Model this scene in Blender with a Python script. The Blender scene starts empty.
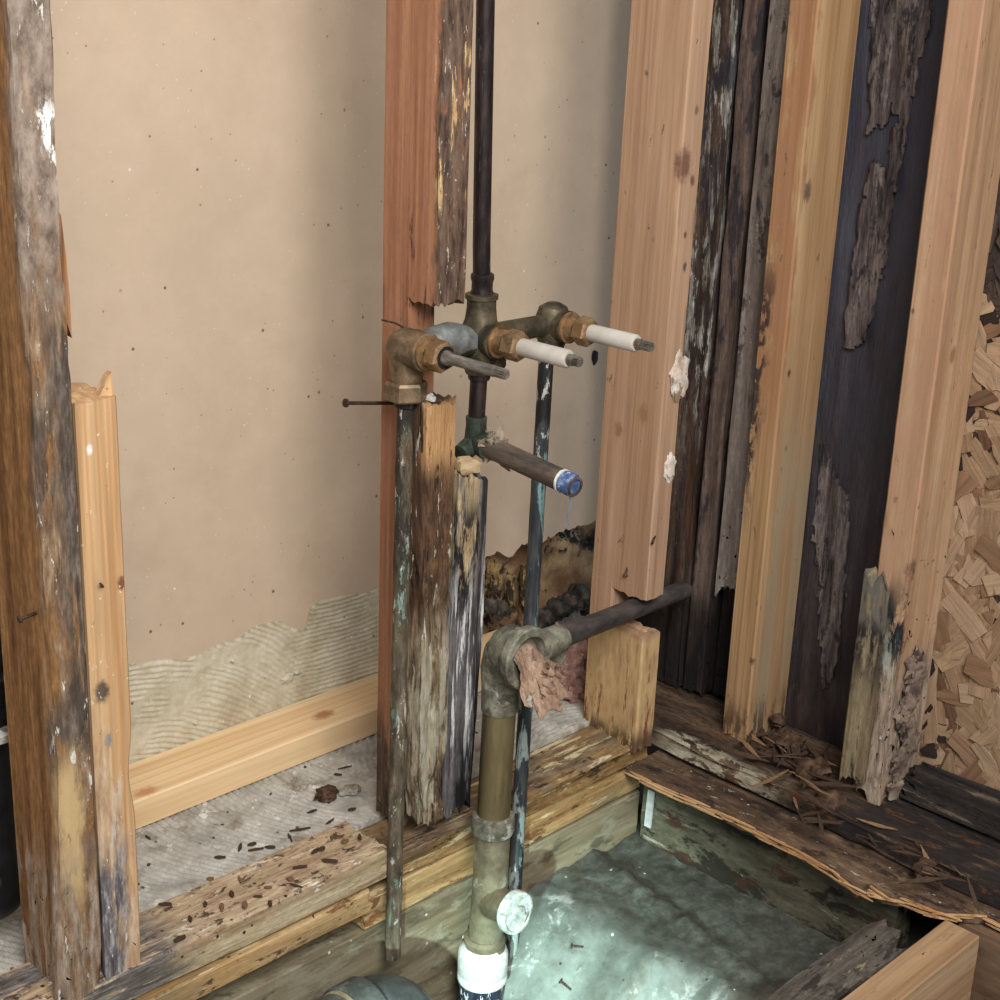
import bpy, math, random
from mathutils import Vector, Matrix, noise
from mathutils.geometry import tessellate_polygon
random.seed(7)
S = bpy.context.scene
COL = S.collection

# ------------------------------------------------------------------ camera
PITCH, ROLL, YAW, FPX = math.radians(18.58), math.radians(2.24), math.radians(44.2), 1520.0
CAM = Vector((-1.465, -1.15, 0.965))
_F = Vector((math.cos(YAW), math.sin(YAW), 0)); _R = Vector((math.sin(YAW), -math.cos(YAW), 0)); _U = Vector((0, 0, 1))
FW = math.cos(PITCH) * _F - math.sin(PITCH) * _U
_u = math.cos(PITCH) * _U + math.sin(PITCH) * _F
RT = math.cos(ROLL) * _R + math.sin(ROLL) * _u
UP = -math.sin(ROLL) * _R + math.cos(ROLL) * _u
cd = bpy.data.cameras.new('camera'); cam = bpy.data.objects.new('camera', cd); COL.objects.link(cam)
cd.sensor_fit = 'HORIZONTAL'; cd.sensor_width = 36; cd.lens = 36 * FPX / 1000; cd.clip_start = 0.02
M3 = Matrix((RT, UP, -FW)).transposed()
cam.matrix_world = Matrix.Translation(CAM) @ M3.to_4x4()
S.camera = cam

# ------------------------------------------------------------------ light
S.view_settings.view_transform = 'Standard'; S.view_settings.look = 'None'
S.view_settings.gamma = 1; S.view_settings.use_curve_mapping = False
S.view_settings.exposure = 0.66
w = bpy.data.worlds.new('world'); S.world = w; w.use_nodes = True
w.node_tree.nodes['Background'].inputs[0].default_value = (0.86, 0.92, 1.0, 1)
w.node_tree.nodes['Background'].inputs[1].default_value = 0.31

def aim(o, loc, tgt):
    o.location = loc
    o.rotation_euler = (Vector(tgt) - Vector(loc)).to_track_quat('-Z', 'Y').to_euler()

def lamp(name, kind, loc, tgt, power, col, **kw):
    d = bpy.data.lights.new(name, kind); d.energy = power; d.color = col
    for k, v in kw.items(): setattr(d, k, v)
    o = bpy.data.objects.new(name, d); COL.objects.link(o); aim(o, loc, tgt); return o
# ceiling lamp of the room behind the camera, and a hand torch pointed into the floor opening
lamp('ceiling_lamp', 'AREA', (-1.35, -1.75, 2.0), (-0.3, 0.1, 0.5), 52, (1.0, 0.96, 0.92), shape='DISK', size=1.3)
lamp('hand_torch', 'SPOT', (-1.2, -0.70, 0.26), (-0.33, -0.15, -0.24), 100, (0.72, 1.0, 0.95), spot_size=math.radians(30), spot_blend=1.0, shadow_soft_size=0.012)

# ------------------------------------------------------------------ pixel -> place
def ray(px, py): return FW + RT * ((px - 500) / FPX) - UP * ((py - 500) / FPX)
def onX(px, py, X): d = ray(px, py); return CAM + d * ((X - CAM.x) / d.x)
def onY(px, py, Y): d = ray(px, py); return CAM + d * ((Y - CAM.y) / d.y)
def onZ(px, py, Z): d = ray(px, py); return CAM + d * ((Z - CAM.z) / d.z)

# ------------------------------------------------------------------ mesh builder
def nz(p, sx=1, sy=1, sz=1, seed=0, oct=4):
    return noise.fractal(Vector((p[0] * sx + seed * 7.31, p[1] * sy - seed * 3.7, p[2] * sz + seed * 1.9)), 1.0, 2.0, oct)
def sm(x, a, b):
    t = max(0.0, min(1.0, (x - a) / (b - a))) if a != b else float(x > a)
    return t * t * (3 - 2 * t)

class MB:
    def __init__(s): s.v = []; s.f = []
    def add(s, vs, fs):
        o = len(s.v); s.v += [Vector(p) for p in vs]; s.f += [tuple(i + o for i in f) for f in fs]
    def box(s, lo, hi):
        x0, y0, z0 = lo; x1, y1, z1 = hi
        s.add([(x0,y0,z0),(x1,y0,z0),(x1,y1,z0),(x0,y1,z0),(x0,y0,z1),(x1,y0,z1),(x1,y1,z1),(x0,y1,z1)],
              [(0,3,2,1),(4,5,6,7),(0,1,5,4),(1,2,6,5),(2,3,7,6),(3,0,4,7)])
    def beam(s, lo, hi, axis='z', du=.012, dp=.008, disp=None, e0=None, e1=None, bev=.0025):
        ax = 'xyz'.index(axis); ia, ib = [(1, 2), (2, 0), (0, 1)][ax]
        lo = Vector(lo); hi = Vector(hi); A = hi[ia] - lo[ia]; B = hi[ib] - lo[ib]; L = hi[ax] - lo[ax]
        ring = []
        def side(a0, b0, a1, b1, na, nb):
            n = max(1, int(round(math.hypot(a1 - a0, b1 - b0) / dp)))
            for k in range(n + 1):
                t = k / n; ring.append((a0 + (a1 - a0) * t, b0 + (b1 - b0) * t, na, nb))
        e = min(bev, A / 3, B / 3)
        side(e, 0, A - e, 0, 0, -1); side(A, e, A, B - e, 1, 0); side(A - e, B, e, B, 0, 1); side(0, B - e, 0, e, -1, 0)
        nr = len(ring); nu = max(2, int(round(L / du))); vs = []; fs = []
        def pt(a, b, u, na=0, nb=0):
            P = Vector((0, 0, 0)); P[ia] = lo[ia] + a; P[ib] = lo[ib] + b; P[ax] = lo[ax] + u
            N = Vector((0, 0, 0)); N[ia] = na; N[ib] = nb
            d0 = e0(P) if e0 else 0.0; d1 = e1(P) if e1 else 0.0
            t = u / L
            P[ax] += d0 * (1 - t) ** 6 + d1 * t ** 6
            if disp:
                P = P + disp(P, N)
            return P
        for i in range(nu + 1):
            for a, b, na, nb in ring: vs.append(pt(a, b, L * i / nu, na, nb))
        for i in range(nu):
            for j in range(nr):
                k = (j + 1) % nr
                fs.append((i * nr + j, i * nr + k, (i + 1) * nr + k, (i + 1) * nr + j))
        for end in (0, 1):
            u = L * end; prev = [end * nu * nr + j for j in range(nr)]
            for sc in (.7, .35):
                cur = []
                for a, b, na, nb in ring:
                    cur.append(len(vs)); vs.append(pt(A / 2 + (a - A / 2) * sc, B / 2 + (b - B / 2) * sc, u))
                for j in range(nr):
                    k = (j + 1) % nr
                    q = (prev[j], prev[k], cur[k], cur[j]); fs.append(q if end else q[::-1])
                prev = cur
            c = len(vs); vs.append(pt(A / 2, B / 2, u))
            for j in range(nr):
                k = (j + 1) % nr
                q = (prev[j], prev[k], c); fs.append(q if end else q[::-1])
        s.add(vs, fs)
    def lathe(s, p, d, prof, n=28, cap=True, phase=0.0, wob=0.0):
        p = Vector(p); d = Vector(d).normalized()
        h = Vector((0, 0, 1)) if abs(d.z) < .9 else Vector((1, 0, 0))
        a = d.cross(h).normalized(); b = d.cross(a).normalized(); vs = []; fs = []
        for t, r in prof:
            for j in range(n):
                g = 2 * math.pi * j / n + phase
                q = a * math.cos(g) + b * math.sin(g)
                rr = r * (1 + wob * nz(p + d * t * 1.0 + q * r, 90, 90, 90)) if wob else r
                vs.append(p + d * t + q * rr)
        m = len(prof)
        for i in range(m - 1):
            for j in range(n):
                k = (j + 1) % n; fs.append((i * n + k, i * n + j, (i + 1) * n + j, (i + 1) * n + k))
        if cap:
            fs.append(tuple(range(n))); fs.append(tuple((m - 1) * n + j for j in reversed(range(n))))
        s.add(vs, fs)
    def tube(s, pts, r, n=20, wob=0.0, seed=0):
        pts = [Vector(p) for p in pts]; m = len(pts)
        if not hasattr(r, '__len__'): r = [r] * m
        vs = []; fs = []; a = None
        for i, p in enumerate(pts):
            d = (pts[min(i + 1, m - 1)] - pts[max(i - 1, 0)]).normalized()
            if a is None:
                h = Vector((0, 0, 1)) if abs(d.z) < .9 else Vector((1, 0, 0)); a = d.cross(h).normalized()
            a = (a - d * a.dot(d)).normalized(); b = d.cross(a)
            for j in range(n):
                g = 2 * math.pi * j / n; q = a * math.cos(g) + b * math.sin(g)
                rr = r[i] * (1 + (wob * nz(p + q * r[i], 80, 80, 40, seed) if wob else 0))
                vs.append(p + q * rr)
        for i in range(m - 1):
            for j in range(n):
                k = (j + 1) % n; fs.append((i * n + j, i * n + k, (i + 1) * n + k, (i + 1) * n + j))
        fs.append(tuple(reversed(range(n)))); fs.append(tuple((m - 1) * n + j for j in range(n)))
        s.add(vs, fs)
    def blob(s, c, rad, seed=0, rough=.35, nu=16, nv=10, fr=1.5):
        c = Vector(c); rad = Vector(rad); vs = []; fs = []
        for i in range(nv + 1):
            th = math.pi * i / nv
            for j in range(nu):
                ph = 2 * math.pi * j / nu
                u = Vector((math.sin(th) * math.cos(ph), math.sin(th) * math.sin(ph), math.cos(th)))
                k = 1 + rough * nz(u, fr, fr, fr, seed, 3)
                vs.append(c + Vector((u.x * rad.x, u.y * rad.y, u.z * rad.z)) * k)
        for i in range(nv):
            for j in range(nu):
                k = (j + 1) % nu; fs.append((i * nu + j, (i + 1) * nu + j, (i + 1) * nu + k, i * nu + k))
        s.add(vs, fs)
    def sheet(s, fn, nu, nv, keep=None, th=None):
        """fn(i,j)->Vector ; th = thickness vector (towards the back)"""
        idx = {}; vs = []; fs = []
        def vid(i, j):
            if (i, j) not in idx: idx[(i, j)] = len(vs); vs.append(fn(i, j))
            return idx[(i, j)]
        cells = [(i, j) for i in range(nu) for j in range(nv) if keep is None or keep(i, j)]
        cs = set(cells)
        for i, j in cells: fs.append((vid(i, j), vid(i + 1, j), vid(i + 1, j + 1), vid(i, j + 1)))
        if th is not None:
            T = Vector(th); n = len(vs); vs += [v + T for v in vs]
            nf = len(fs)
            for q in fs[:nf]: fs.append(tuple(i + n for i in reversed(q)))
            for (i, j) in cells:
                for (di, dj, a, b) in ((0, -1, (0, 0), (1, 0)), (1, 0, (1, 0), (1, 1)), (0, 1, (1, 1), (0, 1)), (-1, 0, (0, 1), (0, 0))):
                    if (i + di, j + dj) not in cs:
                        p = vid(i + a[0], j + a[1]); q = vid(i + b[0], j + b[1]); fs.append((q, p, p + n, q + n))
        s.add(vs, fs)
    def poly(s, pts, th):
        pts = [Vector(p) for p in pts]; n = len(pts); T = Vector(th)
        tri = tessellate_polygon([pts])
        nrm = sum(((pts[i].cross(pts[(i + 1) % n])) for i in range(n)), Vector())
        if nrm.dot(T) > 0: pts = pts[::-1]; tri = tessellate_polygon([pts])
        fs = []
        for t in tri:
            a, b, c = t
            g = (pts[b] - pts[a]).cross(pts[c] - pts[a])
            t = (a, b, c) if g.dot(T) < 0 else (a, c, b)
            fs.append(t); fs.append((t[2] + n, t[1] + n, t[0] + n))
        for i in range(n):
            k = (i + 1) % n; fs.append((k, i, i + n, k + n))
        s.add(pts + [p + T for p in pts], fs)
    def build(s, name, mat, parent=None, origin=None, sharp=38, flat=False):
        wp = Vector((0, 0, 0)); pp = parent
        while pp: wp += pp.location; pp = pp.parent
        if origin is None:
            if parent is not None: origin = wp.copy()
            else:
                xs = [p.x for p in s.v]; ys = [p.y for p in s.v]; zs = [p.z for p in s.v]
                origin = ((min(xs) + max(xs)) / 2, (min(ys) + max(ys)) / 2, min(zs))
        origin = Vector(origin)
        me = bpy.data.meshes.new(name); me.from_pydata([p - origin for p in s.v], [], s.f)
        if not flat:
            me.polygons.foreach_set('use_smooth', [True] * len(me.polygons))
            me.set_sharp_from_angle(angle=math.radians(sharp))
        me.materials.append(mat); me.update()
        o = bpy.data.objects.new(name, me); COL.objects.link(o); o.parent = parent
        o.location = origin - wp
        return o

def tag(o, label=None, cat=None, group=None, kind=None):
    if label: o['label'] = label
    if cat: o['category'] = cat
    if group: o['group'] = group
    if kind: o['kind'] = kind
    return o
def empty(name, loc, label, cat, group=None):
    o = bpy.data.objects.new(name, None); o.empty_display_size = .05; COL.objects.link(o); o.location = loc
    return tag(o, label, cat, group)

# ------------------------------------------------------------------ materials
SAT = .82
def lin(c):
    r = []; g_ = (c[0] * .3 + c[1] * .55 + c[2] * .15)
    for x in c[:3]:
        x = g_ + (x - g_) * SAT
        x /= 255.0; r.append(x / 12.92 if x <= .04045 else ((x + .055) / 1.055) ** 2.4)
    return (r[0], r[1], r[2], 1)

class NT:
    def __init__(s, name):
        s.m = bpy.data.materials.new(name); s.m.use_nodes = True; s.t = s.m.node_tree; s.n = s.t.nodes; s.l = s.t.links
        s.b = s.n['Principled BSDF']; tc = s.n.new('ShaderNodeTexCoord'); s.co = tc.outputs['Object']
        sx = s.n.new('ShaderNodeSeparateXYZ'); s.l.new(s.co, sx.inputs[0]); s.ax = dict(zip('xyz', sx.outputs))
    def put(s, sock, v):
        if hasattr(v, 'is_output') or isinstance(v, bpy.types.NodeSocket): s.l.new(v, sock)
        else: sock.default_value = v
    def math(s, op, a, b=0.0, clamp=False):
        n = s.n.new('ShaderNodeMath'); n.operation = op; n.use_clamp = clamp; s.put(n.inputs[0], a); s.put(n.inputs[1], b); return n.outputs[0]
    def vec(s, scale, off=(0, 0, 0)):
        n = s.n.new('ShaderNodeMapping'); s.l.new(s.co, n.inputs[0]); n.inputs['Scale'].default_value = scale; n.inputs['Location'].default_value = off; return n.outputs[0]
    def noise(s, vec, scale, detail=5, rough=.6, dist=0.0):
        n = s.n.new('ShaderNodeTexNoise'); s.l.new(vec, n.inputs['Vector']); n.inputs['Scale'].default_value = scale
        n.inputs['Detail'].default_value = detail; n.inputs['Roughness'].default_value = rough; n.inputs['Distortion'].default_value = dist
        return n.outputs['Fac']
    def vor(s, vec, scale, rnd=1.0):
        n = s.n.new('ShaderNodeTexVoronoi'); s.l.new(vec, n.inputs['Vector']); n.inputs['Scale'].default_value = scale; n.inputs['Randomness'].default_value = rnd
        return n.outputs['Distance'], n.outputs['Color']
    def rng(s, v, a, b, c=0.0, d=1.0, smooth=True):
        n = s.n.new('ShaderNodeMapRange'); n.interpolation_type = 'SMOOTHSTEP' if smooth else 'LINEAR'; s.put(n.inputs[0], v)
        for i, x in enumerate((a, b, c, d)): n.inputs[1 + i].default_value = x
        return n.outputs[0]
    def mix(s, f, a, b, mode='MIX'):
        n = s.n.new('ShaderNodeMix'); n.data_type = 'RGBA'; n.blend_type = mode; n.clamp_factor = True
        s.put(n.inputs[0], f); s.put(n.inputs[6], a); s.put(n.inputs[7], b); return n.outputs[2]
    def ramp(s, f, stops):
        n = s.n.new('ShaderNodeValToRGB'); s.l.new(f, n.inputs[0]); e = n.color_ramp.elements
        while len(e) < len(stops): e.new(.5)
        for k, (p, c) in enumerate(stops): e[k].position = p; e[k].color = lin(c)
        return n.outputs[0]

SEED = [0]
def mk(name, cols, axis=None, scale=40, stretch=.07, spread=(.33, .67), layers=(), rough=.75, metal=0.0, bump=.35, bdist=.002,
       rings=None, knots=(), specks=None, spec=.3, fine=.35, crumb=0.0):
    """layered procedural material. layer = dict(col, rng={axis:(lo,hi,soft)}, ns, st, th=(a,b), amt, warp, rough)"""
    t = NT(name); SEED[0] += 1; k = SEED[0] * 3.17
    NS = 3.2 if axis else 1.0
    scale = scale * (2.0 if axis else 1.0)
    def str_(f): return tuple(f if (axis and a == axis) else 1.0 for a in 'xyz')
    base = t.noise(t.vec(str_(stretch), (k, k, k)), scale, 7, .62, .15)
    n = len(cols); st = [(spread[0] + (spread[1] - spread[0]) * i / max(1, n - 1), c) for i, c in enumerate(cols)]
    col = t.ramp(base, st); h = base
    fg = t.noise(t.vec(str_(stretch * .6), (k + 9, k, k)), scale * 5.5, 4, .7)
    col = t.mix(fine, col, t.ramp(fg, [(.3, (60, 60, 60)), (.5, (188, 188, 188)), (.7, (255, 255, 255))]), 'MULTIPLY')
    h = t.math('ADD', base, t.math('MULTIPLY', fg, .5))
    if crumb:
        cr = t.noise(t.vec(str_(.35), (k, k + 4, k)), 190, 8, .74)
        col = t.mix(crumb, col, t.ramp(cr, [(.32, (40, 36, 34)), (.46, (170, 166, 162)), (.6, (255, 255, 255))]), 'MULTIPLY')
        h = t.math('ADD', h, t.math('MULTIPLY', cr, 1.4 * crumb))
    if rings:   # (axis across, frequency, warp, strength, colour)
        ra, fr, wp, amt, rc = rings
        wn = t.noise(t.vec(str_(.12), (k, 0, k)), 9, 2, .5)
        ph = t.math('MULTIPLY', t.math('ADD', t.ax[ra], t.math('MULTIPLY', wn, wp)), fr)
        sn = t.math('SINE', ph)
        col = t.mix(t.math('MULTIPLY', t.rng(sn, .25, 1.0), amt), col, lin(rc))
    for (kx, ky, kz, kr, kc) in knots:
        q = t.n.new('ShaderNodeVectorMath'); q.operation = 'DISTANCE'; t.l.new(t.vec(str_(.62) if axis else (1, 1, 1)), q.inputs[0])
        kk = [kx, ky, kz]
        if axis: kk['xyz'.index(axis)] *= .62
        q.inputs[1].default_value = kk
        wn = t.noise(t.vec((1, 1, 1), (k, 2, 2)), 160, 3)
        dd = t.math('ADD', q.outputs['Value'], t.math('MULTIPLY', t.math('SUBTRACT', wn, .5), kr * .9))
        col = t.mix(t.rng(dd, kr * .35, kr, .9, 0.0), col, lin(kc))
    rg = rough
    for i, L in enumerate(layers):
        kk = k + 13.7 * (i + 1)
        nv = t.noise(t.vec(str_(L.get('st', .3)), (kk, kk * .5, kk)), L.get('ns', 30) * NS, L.get('det', 6), .66, L.get('dist', .4))
        nf = t.noise(t.vec(str_(min(1, L.get('st', .3) * 2)), (kk + 3, kk, 0)), L.get('ns', 30) * NS * 5, 4, .7)
        nv = t.math('ADD', nv, t.math('MULTIPLY', t.math('SUBTRACT', nf, .5), .22))
        m = t.rng(nv, *L.get('th', (.45, .55)))
        if L.get('rng'):
            wv = t.math('MULTIPLY', t.math('SUBTRACT', t.noise(t.vec(str_(.4), (kk, 1, kk)), 45, 4), .5), L.get('warp', .04))
            for a, (lo, hi, sf) in L['rng'].items():
                c = t.math('ADD', t.ax[a], wv)
                m = t.math('MULTIPLY', m, t.math('MULTIPLY', t.rng(c, lo - sf, lo + sf), t.rng(c, hi - sf, hi + sf, 1.0, 0.0)))
        m = t.math('MULTIPLY', m, L.get('amt', 1.0), True)
        c = L['col']
        if isinstance(c[0], (tuple, list)):
            cc = t.ramp(t.noise(t.vec(str_(L.get('cst', .2)), (kk + 5, 0, 0)), L.get('cs', 70) * (2 if axis else 1), 7, .7), [(.34 + .32 * q / (len(c) - 1), x) for q, x in enumerate(c)])
        else: cc = lin(c)
        col = t.mix(m, col, cc)
        if 'rough' in L: rg = t.math('ADD', t.math('MULTIPLY', m, L['rough']), t.math('MULTIPLY', t.math('SUBTRACT', 1.0, m), rg))
        if L.get('h'): h = t.math('ADD', h, t.math('MULTIPLY', m, L['h']))
    if specks:   # (scale, size, colour)
        for (ss, sz, sc) in specks:
            d, c = t.vor(t.vec((1, 1, 1), (k + ss, 0, 0)), ss)
            sel = t.noise(t.vec((1, 1, 1), (k, ss, 0)), ss * .31, 2)
            m = t.math('MULTIPLY', t.rng(d, sz * .6, sz, 1.0, 0.0), t.rng(sel, .5, .56))
            col = t.mix(m, col, lin(sc))
    t.l.new(col, t.b.inputs['Base Color']); t.put(t.b.inputs['Roughness'], rg); t.b.inputs['Metallic'].default_value = metal
    t.b.inputs['Specular IOR Level'].default_value = spec
    if bump:
        bp = t.n.new('ShaderNodeBump'); bp.inputs['Strength'].default_value = bump; bp.inputs['Distance'].default_value = bdist
        t.l.new(h, bp.inputs['Height']); t.l.new(bp.outputs[0], t.b.inputs['Normal'])
    return t.m
# ================================================================== SETTING
def interp(tab, x):
    if x <= tab[0][0]: return tab[0][1]
    for (a, b), (c, d) in zip(tab, tab[1:]):
        if x <= c: return b + (d - b) * (x - a) / (c - a)
    return tab[-1][1]

M_dry = mk('drywall_paper', [(197, 172, 144), (204, 180, 152), (198, 175, 147)], scale=4, layers=[
    dict(col=(176, 146, 118), ns=5, th=(.55, .8), amt=.45), dict(col=(196, 170, 138), ns=60, th=(.5, .7), amt=.35)],
    specks=[(34, .09, (120, 92, 70)), (27, .06, (224, 208, 186)), (75, .10, (216, 196, 172)), (60, .1, (150, 124, 100))], bump=.12, bdist=.001, rough=.85, fine=.08, spec=.15)
M_mastic = mk('dried_tile_adhesive', [(186, 172, 140), (204, 194, 164), (214, 206, 180)], scale=22, layers=[
    dict(col=(176, 150, 106), ns=14, th=(.55, .75), amt=.6), dict(col=(224, 218, 200), ns=60, th=(.6, .7), amt=.6)], bump=.25, fine=.2,
    specks=[(38, .10, (112, 84, 58)), (30, .10, (236, 230, 216))], rough=.85)
M_mastic_floor = mk('grey_floor_adhesive', [(150, 146, 136), (182, 178, 166), (200, 196, 184)], scale=26, layers=[
    dict(col=(120, 100, 78), ns=12, th=(.54, .68), amt=.75), dict(col=(222, 220, 214), ns=30, th=(.58, .68), amt=.7)], bump=.35, fine=.3,
    specks=[(52, .16, (70, 48, 34)), (40, .10, (226, 222, 212))], rough=.85)

# back wall: other room's wallboard, torn open low on the right
YW = 0.338
hole = [onY(px, py, YW) for px, py in ((462, 625), (470, 590), (478, 566), (487, 556), (492, 555), (497, 551), (505, 556), (513, 556), (517, 550), (522, 544), (527, 543), (531, 547), (541, 544), (546, 540), (548, 536), (553, 537), (556, 534), (562, 532), (566, 528), (570, 530), (575, 528), (580, 526), (587, 525), (593, 522), (612, 512))]
pts = [Vector((-2.2, YW, -.3)), Vector((hole[0].x, YW, -.3))]
for k, p in enumerate(hole):
    pts.append(p)
    if k + 1 < len(hole) and k > 2:
        q = (p + hole[k + 1]) / 2; pts.append(q + Vector((0, 0, random.uniform(-.003, .003))))
pts += [Vector((.75, YW, hole[-1].z + .01)), Vector((.75, YW, 2.3)), Vector((-2.2, YW, 2.3))]
b = MB(); b.poly(pts, (0, .0127, 0)); wall_back = b.build('wall_back', M_dry, origin=(-1, YW, -.3), flat=True)
tag(wall_back, 'tan paper-faced wallboard behind the open studs with a torn hole low down', 'wall', kind='structure')

# adhesive combed on the wallboard
edge = [(p.x, p.z) for p in (onY(px, py, YW) for px, py in ((60, 684), (125, 665), (150, 663), (172, 660), (190, 657), (200, 655), (208, 649), (222, 645), (240, 638), (248, 630), (262, 624), (270, 622), (280, 622), (288, 628), (297, 630), (304, 630), (307, 618), (310, 607), (325, 600), (340, 597), (360, 594), (380, 589), (420, 580), (470, 566)))]
GX0, GX1, g = -.82, -.045, .0016
nu = int((GX1 - GX0) / g); nv = int(.215 / g)
def ridge(x, z):
    w1 = sm(x, -.36, -.25)
    z1 = z - .018 * math.sin(x * 9) - .05 * (x + .3) + .004 * nz((x, z, 0), 14, 14, 1)
    r1 = math.hypot(x + .62, z + .22) + .004 * nz((x, z, 3), 16, 16, 1)
    a1 = math.sin(z1 * 2 * math.pi / .0068); a2 = math.sin(r1 * 2 * math.pi / .0072)
    flat = sm(nz((x, z, 9), 7, 13, 1, 2), .10, .32)
    return (a1 * w1 + a2 * (1 - w1)) * .0011 * (1 - flat)
def mast(i, j):
    x = GX0 + i * g; z = -.005 + j * g
    return Vector((x, YW - .0028 - ridge(x, z) - .0009 * nz((x, z, 1), 60, 60, 1), z))
keep = lambda i, j: (-.005 + j * g) < interp(edge, GX0 + i * g) + .0035 * nz((GX0 + i * g, j * g, 5), 60, 60, 1)
b = MB(); b.sheet(mast, nu, nv, keep, (0, .0028, 0))
b.build('tile_adhesive', M_mastic, wall_back, sharp=70)
for px, py, r in ((287, 678, .0115), (296, 672, .005), (195, 722, .004), (366, 598, .004), (232, 660, .004)):
    p = onY(px, py, YW - .003); b = MB(); b.blob(p, (r, .005, r * .6), px, .5, fr=2.4); b.build('adhesive_lump', M_mastic, wall_back)

# floor of the wall cavity, combed adhesive on the slab
g2 = .0024; FX0, FX1, FY0, FY1 = -1.25, .72, .085, YW + .06
def flr(i, j):
    x = FX0 + i * g2; y = FY0 + j * g2
    c = (-.68, .02) if x < -.35 else (-.05, .0)
    r = math.hypot(x - c[0], (y - c[1]) * 1.0) + .004 * nz((x, y, 0), 15, 15, 1)
    fl = sm(nz((x, y, 4), 6, 9, 1, 3), .0, .35)
    if x < -.35:
        a = math.sin((x + .35 * (y - .1) - 2.2 * (y - .17) ** 2) * 2 * math.pi / .0092)
    else: a = math.sin(r * 2 * math.pi / .0090)
    return Vector((x, y, .002 + a * .0019 * (1 - fl) + .0016 * nz((x, y, 2), 40, 40, 1)))
b = MB(); b.sheet(flr, int((FX1 - FX0) / g2), int((FY1 - FY0) / g2), lambda i, j: FX0 + i * g2 < .045 or FY0 + j * g2 > .215, (0, 0, -.02))
floor = b.build('floor', M_mastic_floor, origin=(-.5, .2, -.02), sharp=70)
tag(floor, 'grey combed adhesive floor of the wall cavity behind the sole plate', 'floor', kind='structure')

# what shows through the hole
M_facing = mk('stained_kraft_painted_void', [(150, 104, 64), (190, 152, 104), (206, 180, 136)], crumb=0.12, scale=11, layers=[
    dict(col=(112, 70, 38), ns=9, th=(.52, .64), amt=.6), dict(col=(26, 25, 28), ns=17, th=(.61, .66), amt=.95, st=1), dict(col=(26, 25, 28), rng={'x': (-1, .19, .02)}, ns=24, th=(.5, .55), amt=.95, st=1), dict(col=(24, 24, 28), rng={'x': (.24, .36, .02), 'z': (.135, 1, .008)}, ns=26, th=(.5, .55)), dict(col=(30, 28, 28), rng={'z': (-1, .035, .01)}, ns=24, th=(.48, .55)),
    dict(col=(24, 24, 28), rng={'x': (.345, .8, .010), 'z': (.115, 1, .01)}, ns=5, th=(.3, .4)), dict(col=(96, 92, 78), ns=30, th=(.6, .68), amt=.7)], bump=.6, bdist=.004, fine=.3)  # black at upper right paints the dark void; other blotches are mould
def fac(i, j):
    x = -.30 + i * .008; z = -.02 + j * .008
    return Vector((x, YW + .035 + .02 * nz((x, z, 7), 9, 12, 1) + .006 * nz((x, z, 2), 40, 40, 1), z))
b = MB(); b.sheet(fac, 110, 46, None, (0, .006, 0))
tag(b.build('insulation_facing', M_facing, origin=(-.06, YW + .03, -.02)), 'stained brown paper facing with black mould and a painted dark void inside the torn wall hole', 'insulation')
M_pink = mk('pink_insulation', [(158, 112, 100), (192, 146, 132), (210, 172, 158)], scale=60, rough=.95, bump=.8, bdist=.004, layers=[dict(col=(104, 66, 60), ns=25, th=(.5, .62), amt=.7), dict(col=(214, 196, 186), ns=70, th=(.64, .68), amt=.8)])
b = MB()
for (px, py, z, r) in ((570, 672, .03, .038), (582, 655, .05, .042), (566, 645, .05, .036), (578, 690, .014, .026)):
    p = onZ(px, py, z); b.blob(p, (r, r * .8, r * .8), px, .42, 30, 20, 2.6)
tag(b.build('insulation_batt', M_pink), 'pink fibre insulation tuft beside the notched stud', 'insulation')
M_torn = mk('torn_paper', [(108, 84, 52), (176, 140, 84), (196, 164, 110)], axis='z', scale=50, stretch=.2, layers=[dict(col=(30, 28, 26), ns=20, th=(.5, .56), amt=.9)], bump=.5)
for k, (px, py, wd, ht) in enumerate(((495, 585, .016, .075), (510, 592, .014, .06), (523, 590, .022, .075), (489, 590, .010, .05))):
    p = onY(px, py, YW + .012); b = MB()
    def fl(i, j, p=p, wd=wd, ht=ht, k=k):
        u = i / 8 - .5; v = j / 14 - .5
        return p + Vector((u * wd * (1.25 - abs(v)) + .006 * nz((v, k, 0), 4, 3, 1), -.012 * math.cos(u * 5 + k) + .006 * nz((u, v, k), 5, 5, 2), v * ht))
    b.sheet(fl, 8, 14, None, (0, .0012, 0))
    tag(b.build('torn_paper_strip', M_torn, sharp=80), 'torn mouldy paper strip hanging in the wall hole', 'paper', 'paper strips in the wall hole')

M_rub = mk('dark_rubble', [(40, 36, 32), (74, 66, 56), (120, 108, 90)], scale=50, bump=.8, bdist=.004, layers=[dict(col=(22, 21, 22), ns=26, th=(.52, .6))])
for k, (px, py, r) in enumerate(((548, 622, .018), (560, 612, .020), (572, 606, .019), (584, 600, .022), (594, 606, .02), (505, 612, .016), (495, 608, .013))):
    p = onY(px, py, YW - .03); b = MB(); b.blob((p.x, YW - .02, p.z), (r, r * .8, r * .9), 70 + k, .5, 18, 12, 2)
    tag(b.build('rubble_lump', M_rub), 'dark mouldy rubble lump at the foot of the torn wall hole', 'rubble', 'rubble lumps in the wall hole')

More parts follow.
